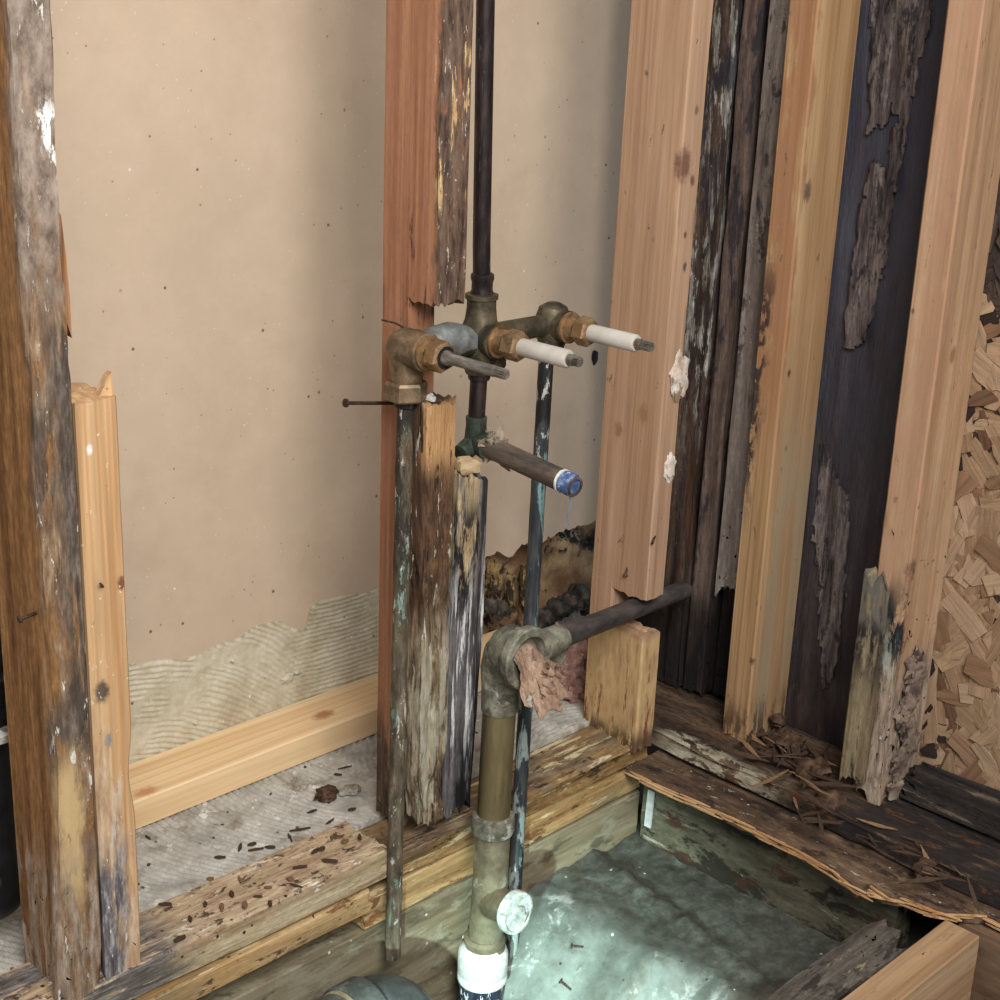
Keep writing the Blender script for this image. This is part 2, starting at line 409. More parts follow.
# right wall: black stained sheathing, then strand board
XS = .217
M_sheath = mk('blackened_sheathing', [(36, 29, 33), (60, 48, 50), (84, 70, 66)], crumb=0.4, axis='z', scale=30, stretch=.12, layers=[
    dict(col=(86, 70, 62), ns=18, th=(.6, .72), amt=.5, st=.3), dict(col=(50, 53, 70), rng={'z': (.55, 3, .35)}, ns=6, th=(.2, .5), amt=.8),  # bluish upper layer paints cool haze and sheen into the sheathing
    dict(col=(64, 40, 28), rng={'z': (-1, .35, .15)}, ns=10, th=(.5, .7), amt=.55)], bump=.7, bdist=.003, rough=.6, spec=.5)
def sh(i, j):
    y = .155 - i * .0095; z = -.16 + j * .012
    return Vector((XS + .002 - .004 * nz((y, z, 0), 18, 5, 1) - .0025 * nz((y, z, 3), 70, 14, 1), y, z))
b = MB(); b.sheet(sh, 45, 205, None, (.012, 0, 0))
wall_right = b.build('wall_right', M_sheath, origin=(XS, 0, -.16), sharp=80)
tag(wall_right, 'black water-stained sheathing between the right-hand studs', 'wall', kind='structure')
M_peel = mk('peeling_fibres', [(58, 52, 58), (110, 96, 94), (154, 136, 126)], crumb=0.5, axis='z', scale=60, stretch=.08, bump=.9, bdist=.004, layers=[dict(col=(20, 20, 28), ns=16, th=(.52, .6), amt=.8), dict(col=(140, 126, 112), ns=40, th=(.62, .7), amt=.6)])
def ragged(name, contour, X, dep, seed, mat, parent):
    P = [onX(px, py, X) for px, py in contour]
    ys = [p.y for p in P]; zs = [p.z for p in P]; g_ = .0045
    y0, y1, z0, z1 = min(ys), max(ys), min(zs), max(zs)
    def inside(y, z):
        c = False; n = len(P)
        for i in range(n):
            a, d = P[i], P[i - 1]
            if (a.z > z) != (d.z > z) and y < (d.y - a.y) * (z - a.z) / (d.z - a.z) + a.y: c = not c
        return c
    f = lambda i, j: Vector((X + .004 - dep * (.6 + nz((y0 + i * g_, z0 + j * g_, seed), 45, 10, 1)) , y0 + i * g_ + .003 * nz((i, j, seed), .3, .3, 1), z0 + j * g_))
    kp = lambda i, j: inside(y0 + i * g_ + .009 * nz((i * g_, j * g_, seed), 50, 18, 1), z0 + j * g_ + .01 * nz((j * g_, i * g_, seed + 3), 18, 80, 1))
    b = MB(); b.sheet(f, int((y1 - y0) / g_), int((z1 - z0) / g_), kp, (.004, 0, 0))
    return b.build(name, mat, parent, sharp=80)
ragged('peeling_layer', ((872, -60), (935, -60), (928, 30), (915, 90), (905, 150), (893, 100), (888, 130), (880, 122), (868, 132), (866, 100), (872, 40)), XS - .004, .006, 1, M_peel, wall_right)
ragged('peeling_layer', ((893, 128), (908, 120), (900, 180), (890, 230), (878, 300), (862, 345), (840, 350), (850, 260), (862, 190), (880, 160), (884, 180)), XS - .004, .006, 2, M_peel, wall_right)
ragged('peeling_layer', ((846, 500), (850, 560), (842, 620), (830, 690), (820, 690), (822, 600), (812, 520), (822, 440)), XS - .004, .004, 3, M_peel, wall_right)

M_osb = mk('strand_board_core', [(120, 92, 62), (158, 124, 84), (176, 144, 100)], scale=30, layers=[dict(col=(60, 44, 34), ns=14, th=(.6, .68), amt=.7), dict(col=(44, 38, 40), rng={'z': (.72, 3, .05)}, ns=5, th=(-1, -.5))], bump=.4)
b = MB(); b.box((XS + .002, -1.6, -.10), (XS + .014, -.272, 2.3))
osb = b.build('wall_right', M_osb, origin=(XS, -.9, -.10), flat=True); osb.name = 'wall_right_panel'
tag(osb, 'tan strand board panel to the right of the last stud', 'wall', kind='structure')
strand_cols = [tuple(int(v * .86) for v in c_) for c_ in [(198, 156, 116), (186, 142, 102), (174, 130, 92), (206, 168, 128), (160, 116, 80), (190, 150, 110), (128, 88, 60), (60, 44, 34)]]
M_strand = [mk('wood_strand', [tuple(int(x * .86) for x in c), c, tuple(min(255, int(x * 1.1)) for x in c)], axis='z', scale=90, stretch=.05, bump=.4, rough=.8) for c in strand_cols]
M_strand_dark = mk('wood_strand_stained', [(34, 28, 30), (62, 48, 42), (96, 74, 58)], axis='z', scale=60, stretch=.08, bump=.5)
strand_mesh = {}
def strand_me(kind, m):
    if (kind, m) in strand_mesh: return strand_mesh[(kind, m)]
    rr = random.Random(kind * 31 + 5); L = rr.uniform(.05, .12); W = rr.uniform(.012, .036); n = 5
    b = MB(); top = []; bot = []
    for i in range(n + 1):
        z = -L / 2 + L * i / n; w0 = W / 2 * (rr.uniform(.75, 1.1) if 0 < i < n else rr.uniform(.3, .95))
        o = rr.uniform(-.12, .12) * W
        top.append((0.0, o - w0, z + rr.uniform(-.004, .004))); bot.append((0.0, o + w0, z + rr.uniform(-.004, .004)))
    b.poly([(rr.uniform(-.0006, .0006), y, z) for _, y, z in top + bot[::-1]], (.0011, 0, 0))
    me = bpy.data.meshes.new('wood_strand'); me.from_pydata(b.v, [], b.f)
    me.materials.append(M_strand_dark if m == 'd' else M_strand[m]); me.update(); strand_mesh[(kind, m)] = me
    return me
cnt = 0
rr = random.Random(3)
while cnt < 290:
    y = -.275 - .20 * rr.random() - .03 * rr.random(); z = -.05 + .83 * rr.random()
    d = Vector((XS, y, z)) - CAM; pxx = 500 + FPX * d.dot(RT) / d.dot(FW)
    if pxx > 1035 or pxx < 880 or (z > .3 and pxx < 915): continue
    cnt += 1
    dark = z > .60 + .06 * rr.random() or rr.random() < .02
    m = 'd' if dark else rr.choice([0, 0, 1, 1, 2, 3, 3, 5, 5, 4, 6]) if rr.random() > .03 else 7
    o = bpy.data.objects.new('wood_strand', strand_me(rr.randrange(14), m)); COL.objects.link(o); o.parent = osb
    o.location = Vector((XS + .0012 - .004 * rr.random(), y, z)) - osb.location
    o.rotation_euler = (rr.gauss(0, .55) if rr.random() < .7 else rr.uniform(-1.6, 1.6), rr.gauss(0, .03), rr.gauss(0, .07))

# concrete in the floor opening
M_conc = mk('concrete_painted_light', [(80, 88, 78), (112, 124, 114), (140, 154, 146)], scale=10, layers=[
    dict(col=(84, 80, 62), ns=7, th=(.5, .66), amt=.7), dict(col=(206, 216, 210), rng={'x': (-.16, .03, .05)}, ns=16, th=(.54, .66), amt=.7, warp=.1), dict(col=(66, 70, 62), ns=22, th=(.58, .68), amt=.5), dict(col=[(40, 40, 32), (62, 63, 53), (86, 88, 76)], rng={'x': (.045, 1, .03)}, ns=12, th=(.25, .45), amt=.85, warp=.08)],  # pale band paints torch light at the edge, dark layer shades the shelf
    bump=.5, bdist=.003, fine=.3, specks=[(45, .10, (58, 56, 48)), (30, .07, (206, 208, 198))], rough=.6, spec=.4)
CX0, CY0, gc = -1.25, -1.05, .0095
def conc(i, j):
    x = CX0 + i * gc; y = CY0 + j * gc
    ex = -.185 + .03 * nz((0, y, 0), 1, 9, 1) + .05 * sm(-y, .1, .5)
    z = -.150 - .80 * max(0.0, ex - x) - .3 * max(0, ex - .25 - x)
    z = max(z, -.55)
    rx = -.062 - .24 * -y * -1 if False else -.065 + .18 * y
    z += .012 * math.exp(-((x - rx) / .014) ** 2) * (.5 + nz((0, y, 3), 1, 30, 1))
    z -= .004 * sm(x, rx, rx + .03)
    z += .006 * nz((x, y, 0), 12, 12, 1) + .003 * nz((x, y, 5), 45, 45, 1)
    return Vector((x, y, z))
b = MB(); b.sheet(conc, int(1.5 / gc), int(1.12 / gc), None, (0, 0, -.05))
tag(b.build('floor_concrete', M_conc, origin=(-.2, -.3, -.6), sharp=80), 'grey concrete footing with painted light and shade at the bottom of the floor opening', 'concrete', kind='structure')

b = MB(); b.poly([(-.995, -.03, -.03), (-.225, -.726, -.03), (.02, -.95, -.03), (.02, -2.8, -.03), (-2.8, -2.8, -.03), (-2.8, -.03, -.03)], (0, 0, -.0145))  # unseen subfloor, added to keep ambient light out of the pit
M_nf = mk('near_plywood', [(120, 96, 66), (146, 118, 84), (164, 136, 100)], axis='x', scale=14, stretch=.1, bump=.2, layers=[dict(col=(90, 76, 60), ns=9, th=(.55, .66), amt=.6)])
tag(b.build('floor_pit_shade', M_nf, flat=True), 'unseen plywood subfloor added on the near side to shade the pit', 'floor', kind='structure')

# ================================================================== FRAMING
def rotf(amp, axis, seed, region=None, fr=26, st=.12, base=.0006):
    """surface eaten away along the grain"""
    f = [1, 1, 1]; f['xyz'.index(axis)] = st
    def d(P, N):
        r = region(P) if region else 1.0
        n1 = nz(P, fr * f[0], fr * f[1], fr * f[2], seed); n2 = nz(P, 120 * f[0], 120 * f[1], 120 * f[2], seed + 2, 3)
        return -N * (max(0.0, n1 + .15) * amp * r + (n2 * .0011 + .0004) * r) + N * base * n2
    return d
def rag(amp, seed, fr=90): return lambda P: amp * nz((P.x, P.y, P.z), fr, fr, fr, seed, 3)

RAW = [(166, 112, 62), (196, 142, 86), (210, 162, 106)]
BLK = [(36, 31, 29), (76, 67, 60), (122, 110, 98)]
GRY = [(70, 62, 58), (116, 106, 100), (160, 152, 146)]
# ---- far left stud
M_ls = mk('mouldy_stud_wood', [(120, 76, 36), (162, 110, 58), (186, 134, 76)], crumb=0.5, axis='z', scale=34, stretch=.05, bump=.6, layers=[
    dict(col=[(78, 56, 40), (128, 98, 70), (170, 146, 116)], rng={'y': (-.2, -.034, .007)}, ns=22, th=(.40, .50), st=.12, amt=.9),
    dict(col=[(96, 80, 68), (140, 122, 106), (166, 148, 132)], rng={'y': (-.2, -.037, .007), 'z': (.70, 3, .02)}, ns=8, th=(-1, -.5), h=1.2, cs=40, cst=.5),
    dict(col=BLK, rng={'y': (-.2, -.036, .007), 'x': (.004, .2, .010), 'z': (.30, .70, .04)}, ns=16, th=(.40, .50), st=.1, amt=.9),
    dict(col=BLK, rng={'y': (-.2, -.036, .007), 'z': (.50, .62, .03)}, ns=20, th=(.42, .52), st=.2, amt=.8),
    dict(col=BLK, rng={'y': (-.2, -.030, .007), 'z': (.265, .33, .02)}, ns=16, th=(.36, .46), st=.4, amt=.85),
    dict(col=(190, 160, 108), rng={'y': (-.2, -.036, .005), 'z': (.12, .27, .03), 'x': (-.012, .008, .006)}, ns=14, th=(.36, .46), st=.2, h=1),
    dict(col=[(96, 80, 66), (142, 124, 106), (178, 164, 146)], rng={'z': (-1, .16, .04)}, ns=18, th=(.42, .52), st=.2, amt=.85),
    dict(col=(206, 200, 188), rng={'y': (-.2, -.036, .005)}, ns=36, th=(.625, .67), st=.22, h=.8),
    dict(col=(232, 232, 228), rng={'y': (-.2, -.036, .005), 'z': (.80, .86, .012), 'x': (.008, .1, .003)}, ns=30, th=(.50, .56))])
reg = lambda P: sm(-P.y, -.03, -.004) * (1.0 + .8 * sm(-P.z, -.1, 0))
def lsd(P, N):
    d = rotf(.006, 'z', 1, reg, 40, .2)(P, N)
    d.x -= .013 * sm(-P.z, -.26, .0) * sm(-P.y, -.03, -.01) * sm(-P.x, .835, .853)
    return d
b = MB(); b.beam((-.853, 0, .021), (-.815, .092, 2.3), 'z', .0055, .0032, lsd, lambda P: -.008 + rag(.014, 3)(P))
lstud = b.build('wall_stud', M_ls)
tag(lstud, 'tall rotten wall stud with black mould and paint flecks at the far left', 'stud', 'wall studs')
M_spl = mk('raw_splinter', [(120, 78, 44), (170, 116, 70), (190, 140, 90)], axis='z', scale=60, stretch=.06, layers=[dict(col=(56, 44, 36), ns=30, th=(.54, .64), amt=.7, st=.1)])
b = MB(); pz = [onY(px, py, .004) for px, py in ((54, 205), (61, 215), (66, 255), (70, 300), (72, 338), (66, 320), (60, 270), (56, 240))]
b.poly(pz, (.002, .012, 0)); b.build('splinter', M_spl, lstud, flat=True)
M_rust = mk('rusty_steel', [(52, 40, 34), (88, 66, 52), (120, 96, 78)], scale=160, rough=.6, metal=.6, bump=.3)
def nail(p0, p1, r, parent, head=True):
    b = MB(); p0 = Vector(p0); p1 = Vector(p1); L = (p1 - p0).length
    prof = [(0, r * 2.3), (.0022, r * 2.3), (.0024, r)] if head else [(0, r)]
    b.lathe(p0, p1 - p0, prof + [(L * .9, r), (L, r * .25)], 10); return b.build('nail', M_rust, parent)
p = onX(36, 612, -.853); nail((-.870, p.y, p.z - .003), (-.845, p.y, p.z), .0016, lstud)

# ---- short pale stud sistered beside it
M_pale = mk('pale_fir', [(196, 146, 92), (216, 170, 116), (228, 188, 136)], axis='z', scale=16, stretch=.04, rings=('x', 560, .010, .35, (166, 108, 60)), bump=.25, layers=[
    dict(col=[(140, 104, 74), (180, 150, 116), (206, 186, 160)], rng={'z': (-1, .30, .06)}, ns=14, th=(.44, .56), st=.15, amt=.8),
    dict(col=[(44, 44, 54), (92, 92, 100), (170, 172, 176)], rng={'z': (-1, .16, .03), 'x': (-.2, .006, .006)}, ns=20, th=(.36, .46), st=.1, amt=.95),
    dict(col=[(150, 146, 142), (196, 194, 188), (222, 220, 214)], rng={'z': (.04, .2, .02), 'x': (-.006, .010, .005)}, ns=22, th=(.50, .60), st=.12),
    dict(col=(230, 226, 218), ns=42, th=(.655, .68), st=.5, amt=.9), dict(col=(72, 62, 54), ns=30, th=(.68, .71), st=.4, amt=.8)],
    knots=[(.016, -.031, .437, .006, (120, 60, 30)), (-.010, -.031, .335, .010, (60, 54, 50)), (-.006, -.031, .283, .006, (104, 116, 134)), (-.010, -.031, .57, .004, (230, 226, 220))])
def sisdisp(P, N):
    d = rotf(.004, 'z', 5, lambda P: .15 + sm(-P.z, -.25, -.02))(P, N)
    d.x -= .005 * sm(P.x, -.80, -.771) * math.exp(-((P.z - .235) / .03) ** 2)
    return d
zt = onY(97, 400, 0).z
b = MB(); b.beam((-.8125, .001, .008), (-.771, .062, zt), 'z', .007, .004, sisdisp, rag(.014, 8), lambda P: .003 * nz(P, 60, 60, 60, 4))
sis = b.build('short_stud', M_pale)
tag(sis, 'short pale sawn-off stud fixed against the far left rotten stud', 'stud')
b = MB(); b.poly([(-.786, .012, zt - .004), (-.772, .006, zt - .006), (-.7705, .010, zt + .020), (-.774, .012, zt + .016), (-.779, .013, zt + .006)], (0, .008, 0)); b.build('splinter', M_pale, sis, flat=True)
p = onY(101, 586, -.001); nail(p + Vector((-.004, -.006, .005)), p + Vector((.006, .006, -.005)), .0014, sis, False)

# ---- middle stud, notched for the valve
M_mid = mk('red_fir', [(158, 100, 66), (182, 120, 84), (196, 136, 98)], crumb=0.15, axis='z', scale=22, stretch=.03, rings=('y', 330, .05, .3, (140, 78, 44)), bump=.35, layers=[
    dict(col=[(44, 36, 32), (92, 72, 58), (120, 96, 78)], rng={'y': (-.2, -.034, .004)}, ns=14, th=(.30, .40), st=.2, amt=.95, h=.8),
    dict(col=[(176, 136, 80), (216, 182, 124)], rng={'y': (-.2, -.034, .004), 'z': (.74, 3, .02)}, ns=26, th=(.55, .60), st=.12),
    dict(col=(200, 190, 172), rng={'y': (-.2, -.034, .004)}, ns=60, th=(.62, .66), st=.25),
    dict(col=(58, 36, 26), rng={'z': (.58, .74, .03), 'y': (-.2, .02, .01)}, ns=26, th=(.55, .63), st=.12, amt=.85),
    dict(col=[(34, 28, 26), (70, 54, 44), (110, 90, 70)], rng={'z': (-1, .13, .05)}, ns=14, th=(.36, .5), st=.15, amt=.95)],
    knots=[])
reg = lambda P: .12 + sm(-P.y, -.012, -.002) * 1.0
b = MB(); b.beam((-.388, 0, .648), (-.3455, .050, 2.3), 'z', .007, .004, rotf(.0055, 'z', 11, reg), lambda P: .007 * nz(P, 150, 110, 60, 3) - .004 * sm(P.x, -.36, -.35))
b.beam((-.388, .044, .012), (-.347, .090, 2.3), 'z', .008, .006, rotf(.003, 'z', 12, lambda P: .3 + sm(-P.z, -.75, -.60) * sm(P.z, .5, .6)), rag(.01, 2))
mstud = b.build('wall_stud', M_mid, origin=(-.367, .041, .012))
tag(mstud, 'reddish wall stud behind the shower valve, its lower front half cut away', 'stud', 'wall studs')
p0 = onX(344, 403, -.44); 
pa = onY(345, 403, .066); pb = onY(394, 406, .066); nail(pa, (pb.x + .02, pb.y, pb.z), .0021, mstud)

# ---- two decayed uprights under the valve
M_ca = mk('decayed_upright', [(92, 70, 48), (142, 114, 80), (178, 152, 110)], crumb=0.7, axis='z', scale=42, stretch=.08, bump=.9, bdist=.003, layers=[
    dict(col=[(164, 112, 62), (200, 150, 94), (176, 124, 72)], rng={'z': (.44, .60, .02), 'y': (-.2, -.010, .004)}, ns=8, th=(-1, -.5), st=.1, cs=110, cst=.05, rough=.7),
    dict(col=[(40, 26, 18), (86, 56, 36), (120, 84, 54)], rng={'z': (.26, .45, .03)}, ns=12, th=(.34, .46), st=.25, amt=.9),
    dict(col=[(60, 38, 24), (96, 62, 38)], rng={'y': (-.008, .1, .004), 'z': (.3, 1, .05)}, ns=8, th=(.25, .4), amt=.85),
    dict(col=(24, 22, 20), ns=24, th=(.58, .64), st=.14, amt=.9), dict(col=(206, 202, 190), ns=40, th=(.61, .66), st=.16, amt=.85),
    dict(col=[(150, 140, 112), (186, 178, 150), (208, 202, 180)], rng={'z': (-1, .25, .05)}, ns=18, th=(.42, .54), st=.12, amt=.75)],
    knots=[(.004, -.018, .46, .005, (24, 18, 14))])
def cadisp(P, N):
    r = sm(-P.z, -.47, -.42)
    d = rotf(.010, 'z', 21, lambda P: .1 + 1.1 * r, 55, .18)(P, N)
    d.x += .012 * sm(-P.z, -.10, -.02) * sm(-P.x, .375, .40) - .004 * sm(-P.z, -.06, .0) * sm(P.x, -.38, -.36)
    return d
b = MB(); b.beam((-.3985, -.001, .030), (-.3550, .036, .540), 'z', .005, .0032, cadisp, rag(.02, 6), lambda P: .006 * nz(P, 120, 120, 120, 2))
ca = b.build('rotten_upright', M_ca); tag(ca, 'taller decayed upright with a sawn orange top under the shower valve', 'upright')
b = MB(); b.blob((-.380, .016, .543), (.006, .006, .005), 3, .5); M_white = mk('white_putty', [(196, 190, 178), (226, 222, 212), (240, 238, 232)], scale=50, bump=.6, layers=[dict(col=(150, 120, 96), ns=40, th=(.58, .64), amt=.7)]); b.build('putty', M_white, ca)
M_cb = mk('greyed_upright', [(74, 70, 72), (128, 124, 126), (182, 180, 180)], crumb=0.5, axis='z', scale=46, stretch=.05, bump=.9, bdist=.003, layers=[
    dict(col=[(120, 96, 62), (176, 150, 106), (204, 186, 150)], rng={'z': (.30, .6, .03), 'x': (-.1, .006, .008)}, ns=20, th=(.4, .5), st=.1),
    dict(col=(30, 30, 34), rng={'z': (.27, .40, .03)}, ns=16, th=(.48, .56), st=.2), dict(col=(28, 28, 32), rng={'x': (.012, .1, .005)}, ns=22, th=(.46, .56), st=.08, amt=.9),
    dict(col=(20, 20, 24), rng={'z': (-1, .12, .05), 'x': (-.012, .1, .006)}, ns=14, th=(.34, .44), st=.08), dict(col=(226, 226, 224), rng={'z': (.10, .30, .05)}, ns=30, th=(.52, .60), st=.05, amt=.9)])  # black foot layer paints the dark void in the split
def cbdisp(P, N):
    d = rotf(.009, 'z', 31, lambda P: .35 + sm(-P.z, -.35, -.1) * .8, 50, .08)(P, N)
    d.x += -.012 * sm(-P.z, -.30, -.27) * sm(P.x, -.325, -.308) * 0 - .006 * sm(-P.z, -.28, .0) * sm(P.x, -.33, -.300)
    d.z += .05 * sm(-P.z, -.1, .0) * sm(P.x, -.338, -.325) * 0
    return d
b = MB(); b.beam((-.3475, .0, .030), (-.2990, .050, .452), 'z', .005, .0032, cbdisp, rag(.02, 9), lambda P: .012 * nz(P, 80, 80, 80, 7) - .012 * sm(P.x, -.328, -.302))
tag(b.build('rotten_upright', M_cb), 'shorter silver-grey decayed upright with a dark void painted at its split foot under the valve', 'upright')
M_shim = mk('shim_wood', [(150, 120, 78), (190, 160, 112), (206, 182, 140)], axis='x', scale=40, stretch=.1, bump=.3)
p = onY(468, 464, .012); b = MB(); b.blob((p.x, p.y, p.z - .001), (.017, .014, .010), 5, .4, 18, 10, 1.2)
tag(b.build('wood_chip', M_shim), 'rounded tan wood block wedged on the silver-grey upright under the spout elbow', 'wood')

# ---- right-hand stud of the back wall, notched for the drain arm
M_s3 = mk('clean_fir', [(168, 126, 92), (184, 143, 109), (198, 158, 124)], axis='z', scale=20, stretch=.03, rings=('y', 420, .03, .16, (156, 106, 64)), bump=.2, layers=[
    dict(col=(166, 128, 96), rng={'x': (.012, .1, .006)}, ns=10, th=(.4, .6), st=.1, amt=.4),
    dict(col=[(156, 120, 68), (194, 158, 100), (206, 174, 118)], rng={'z': (-1, .165, .006)}, ns=8, th=(-1, -.5), st=.1, amt=.75, warp=.01),
    dict(col=(120, 60, 28), rng={'z': (-1, .13, .03)}, ns=24, th=(.585, .61), st=.10, amt=.9), dict(col=(74, 48, 30), rng={'z': (-1, .022, .014)}, ns=26, th=(.38, .5), amt=.85),
    dict(col=(90, 70, 56), ns=22, th=(.67, .71), st=.5, amt=.8)],
    knots=[(-.006, -.049, .785, .017, (112, 74, 58)), (-.019, .006, .905, .0055, (90, 74, 66)), (-.019, -.018, .955, .005, (96, 80, 70)), (.010, -.049, .848, .005, (92, 78, 66)), (.012, -.049, .765, .006, (92, 70, 58)), (-.019, .015, .644, .005, (110, 66, 40)), (.010, -.049, .66, .005, (84, 70, 58)), (.006, -.049, .70, .004, (84, 70, 58)), (-.019, -.02, .47, .012, (150, 104, 66)), (-.019, .02, .44, .010, (146, 104, 68))])
z_up = onY(655, 598, 0).z; z_lo = onY(646, 638, 0).z
b = MB(); b.beam((0, 0, z_up), (.038, .098, 2.3), 'z', .012, .007, rotf(.0008, 'z', 41), lambda P: .004 * nz(P, 150, 150, 150, 3))
b.beam((0, .058, z_lo - .01), (.038, .098, z_up + .01), 'z', .01, .007, None)
b.beam((0, 0, -.012), (.038, .098, z_lo), 'z', .008, .005, rotf(.0016, 'z', 42, lambda P: .3 + sm(-P.z, -.03, .0)), rag(.006, 5), lambda P: .004 * nz(P, 150, 150, 150, 8))
for v_ in b.v: v_.x += .0085 * max(0, v_.z - .2) / .75
s3 = b.build('wall_stud', M_s3, origin=(.019, .049, -.012))
tag(s3, 'clean tan wall stud notched around the grey drain arm', 'stud', 'wall studs')
M_plas = mk('plaster_patch', [(196, 168, 140), (226, 208, 190), (240, 232, 224)], scale=40, bump=.6, bdist=.003, layers=[dict(col=(150, 124, 96), ns=18, th=(.55, .62)), dict(col=(120, 70, 50), ns=50, th=(.66, .7))])
for px, py, w_, h_ in ((679, 378, .016, .030), (670, 468, .010, .018)):
    p = onY(px, py, -.001); b = MB(); b.blob(p, (w_, .004, h_), px, .5, 24, 16, 1.8); b.build('plaster_patch', M_plas, s3)
for px, py in ((595, 357),):
    p = onY(px, py, YW - .001); b = MB(); b.blob(p, (.007, .002, .011), 2, .3)  # small dark oval set on the wallboard
    M_spot = mk('dark_spot_colour', [(24, 22, 28), (34, 32, 38)], scale=60); b.build('dark_spot', M_spot, wall_back)
p = onY(653, 539, 0); nail((p.x - .006, -.004, p.z - .004), (p.x + .010, .004, p.z + .005), .0017, s3, False)
p = onX(627, 570, 0); nail((-.003, p.y, p.z - .008), (.01, p.y + .002, p.z + .02), .0015, s3)

# ---- decayed corner boards
M_c1 = mk('black_rot_board', [(40, 31, 30), (82, 62, 52), (118, 94, 76)], crumb=0.6, axis='z', scale=34, stretch=.07, bump=.9, bdist=.004, layers=[
    dict(col=[(90, 84, 78), (140, 138, 132), (196, 196, 190)], rng={'z': (.42, 3, .1)}, ns=26, th=(.50, .58), st=.14, amt=.9), dict(col=(26, 28, 44), rng={'z': (.5, 3, .2)}, ns=8, th=(.5, .6), st=.3, amt=.8),
    dict(col=(86, 54, 30), rng={'z': (.15, .45, .05)}, ns=20, th=(.55, .64), st=.1, amt=.8), dict(col=(224, 224, 220), ns=60, th=(.70, .72)), dict(col=(20, 18, 20), rng={'z': (-1, .16, .03)}, ns=10, th=(.25, .45), amt=.85)])
M_c2 = mk('brown_rot_board', [(58, 46, 46), (106, 86, 78), (142, 120, 106)], crumb=0.45, axis='z', scale=30, stretch=.05, bump=.7, bdist=.003, layers=[dict(col=(30, 30, 44), ns=10, th=(.52, .6), st=.2, amt=.8), dict(col=(130, 112, 98), ns=30, th=(.62, .68), st=.1), dict(col=(20, 18, 20), rng={'z': (-1, .15, .03)}, ns=10, th=(.25, .45), amt=.85)])
M_c3 = mk('grey_weathered_board', [(108, 94, 88), (150, 134, 124), (176, 162, 152)], crumb=0.35, axis='z', scale=26, stretch=.06, bump=.6, layers=[
    dict(col=(40, 38, 44), rng={'z': (.3, .85, .1)}, ns=16, th=(.54, .62), st=.4, amt=.8), dict(col=(44, 34, 30), rng={'y': (-.2, -.022, .006), 'z': (.25, .5, .08)}, ns=12, th=(.42, .52), st=.3, amt=.8), dict(col=(196, 188, 178), ns=40, th=(.65, .69), st=.5), dict(col=(168, 158, 148), rng={'z': (-1, .05, .015)}, ns=22, th=(.5, .56), st=.4)])
def corner_board(px0, px1, yref, X0, X1, z0, z1, mat, label, seed, amp, **kw):
    ya = onX(px0, yref, X0).y; yb = onX(px1, yref, X0).y
    b = MB(); lean = -.006; b.beam((X0, yb, z0), (X1, ya, z1), 'z', .008, .005, rotf(amp, 'z', seed, None, 30, .1), (lambda P: rag(.018, seed)(P) - .5 * (P.y - ya)) if z0 > .05 else (lambda P: abs(rag(.02, seed)(P))))
    for v_ in b.v: v_.y += lean * (v_.z - .75)
    return tag(b.build('corner_board', mat), label, 'board', 'rotten corner boards')
corner_board(640, 721, 200, .176, .2135, .000, 2.3, M_c1, 'black rotten corner board streaked white, next to the clean notched stud', 51, .012)
corner_board(725, 746, 200, .180, .2135, .000, 2.3, M_c2, 'dark brown corner board between the black board and the grey board', 52, .007)
zc = onX(722, 592, .168).z
corner_board(750, 779, 200, .166, .190, zc, 2.3, M_c3, 'weathered grey board hanging short of the plate beside the first right-wall stud', 53, .002)
corner_board(758, 777, 200, .198, .2135, .000, 2.3, M_c1, 'blackened board behind the weathered grey board in the corner', 54, .006)

# ---- right-wall studs
M_s4 = mk('tan_fir', [(164, 122, 76), (188, 146, 98), (200, 162, 114)], axis='z', scale=22, stretch=.03, rings=('y', 520, .02, .35, (132, 88, 50)), bump=.3, layers=[
    dict(col=(150, 96, 60), rng={'x': (-.1, -.040, .004), 'z': (.45, 3, .1)}, ns=10, th=(.3, .5), st=.1, amt=.7),
    dict(col=(34, 32, 38), rng={'y': (.006, .1, .006), 'x': (-.1, -.035, .006), 'z': (.36, .66, .06)}, ns=26, th=(.44, .52), st=.5, amt=.9),
    dict(col=(150, 136, 108), rng={'z': (-1, .45, .1), 'x': (-.03, .1, .01)}, ns=10, th=(.35, .6), st=.08, amt=.7),
    dict(col=(66, 44, 28), rng={'z': (-1, .06, .03)}, ns=20, th=(.46, .58), st=.2, amt=.8), dict(col=(90, 72, 56), ns=26, th=(.655, .69), st=.3, amt=.8)],
    knots=[(-.044, -.018, .135, .005, (70, 50, 36)), (-.03, -.022, .76, .011, (100, 74, 62)), (-.03, -.022, .53, .005, (70, 56, 46)), (-.02, -.022, .43, .004, (70, 50, 40))])
b = MB(); b.beam((.122, -.094, -.010), (.215, -.052, 2.3), 'z', .010, .006, rotf(.0016, 'z', 61, lambda P: .25 + sm(-P.z, -.08, .01)), rag(.008, 6))
s4 = b.build('wall_stud', M_s4); tag(s4, 'tan wall stud with ring grain standing on the right plate beside the corner boards', 'stud', 'wall studs')
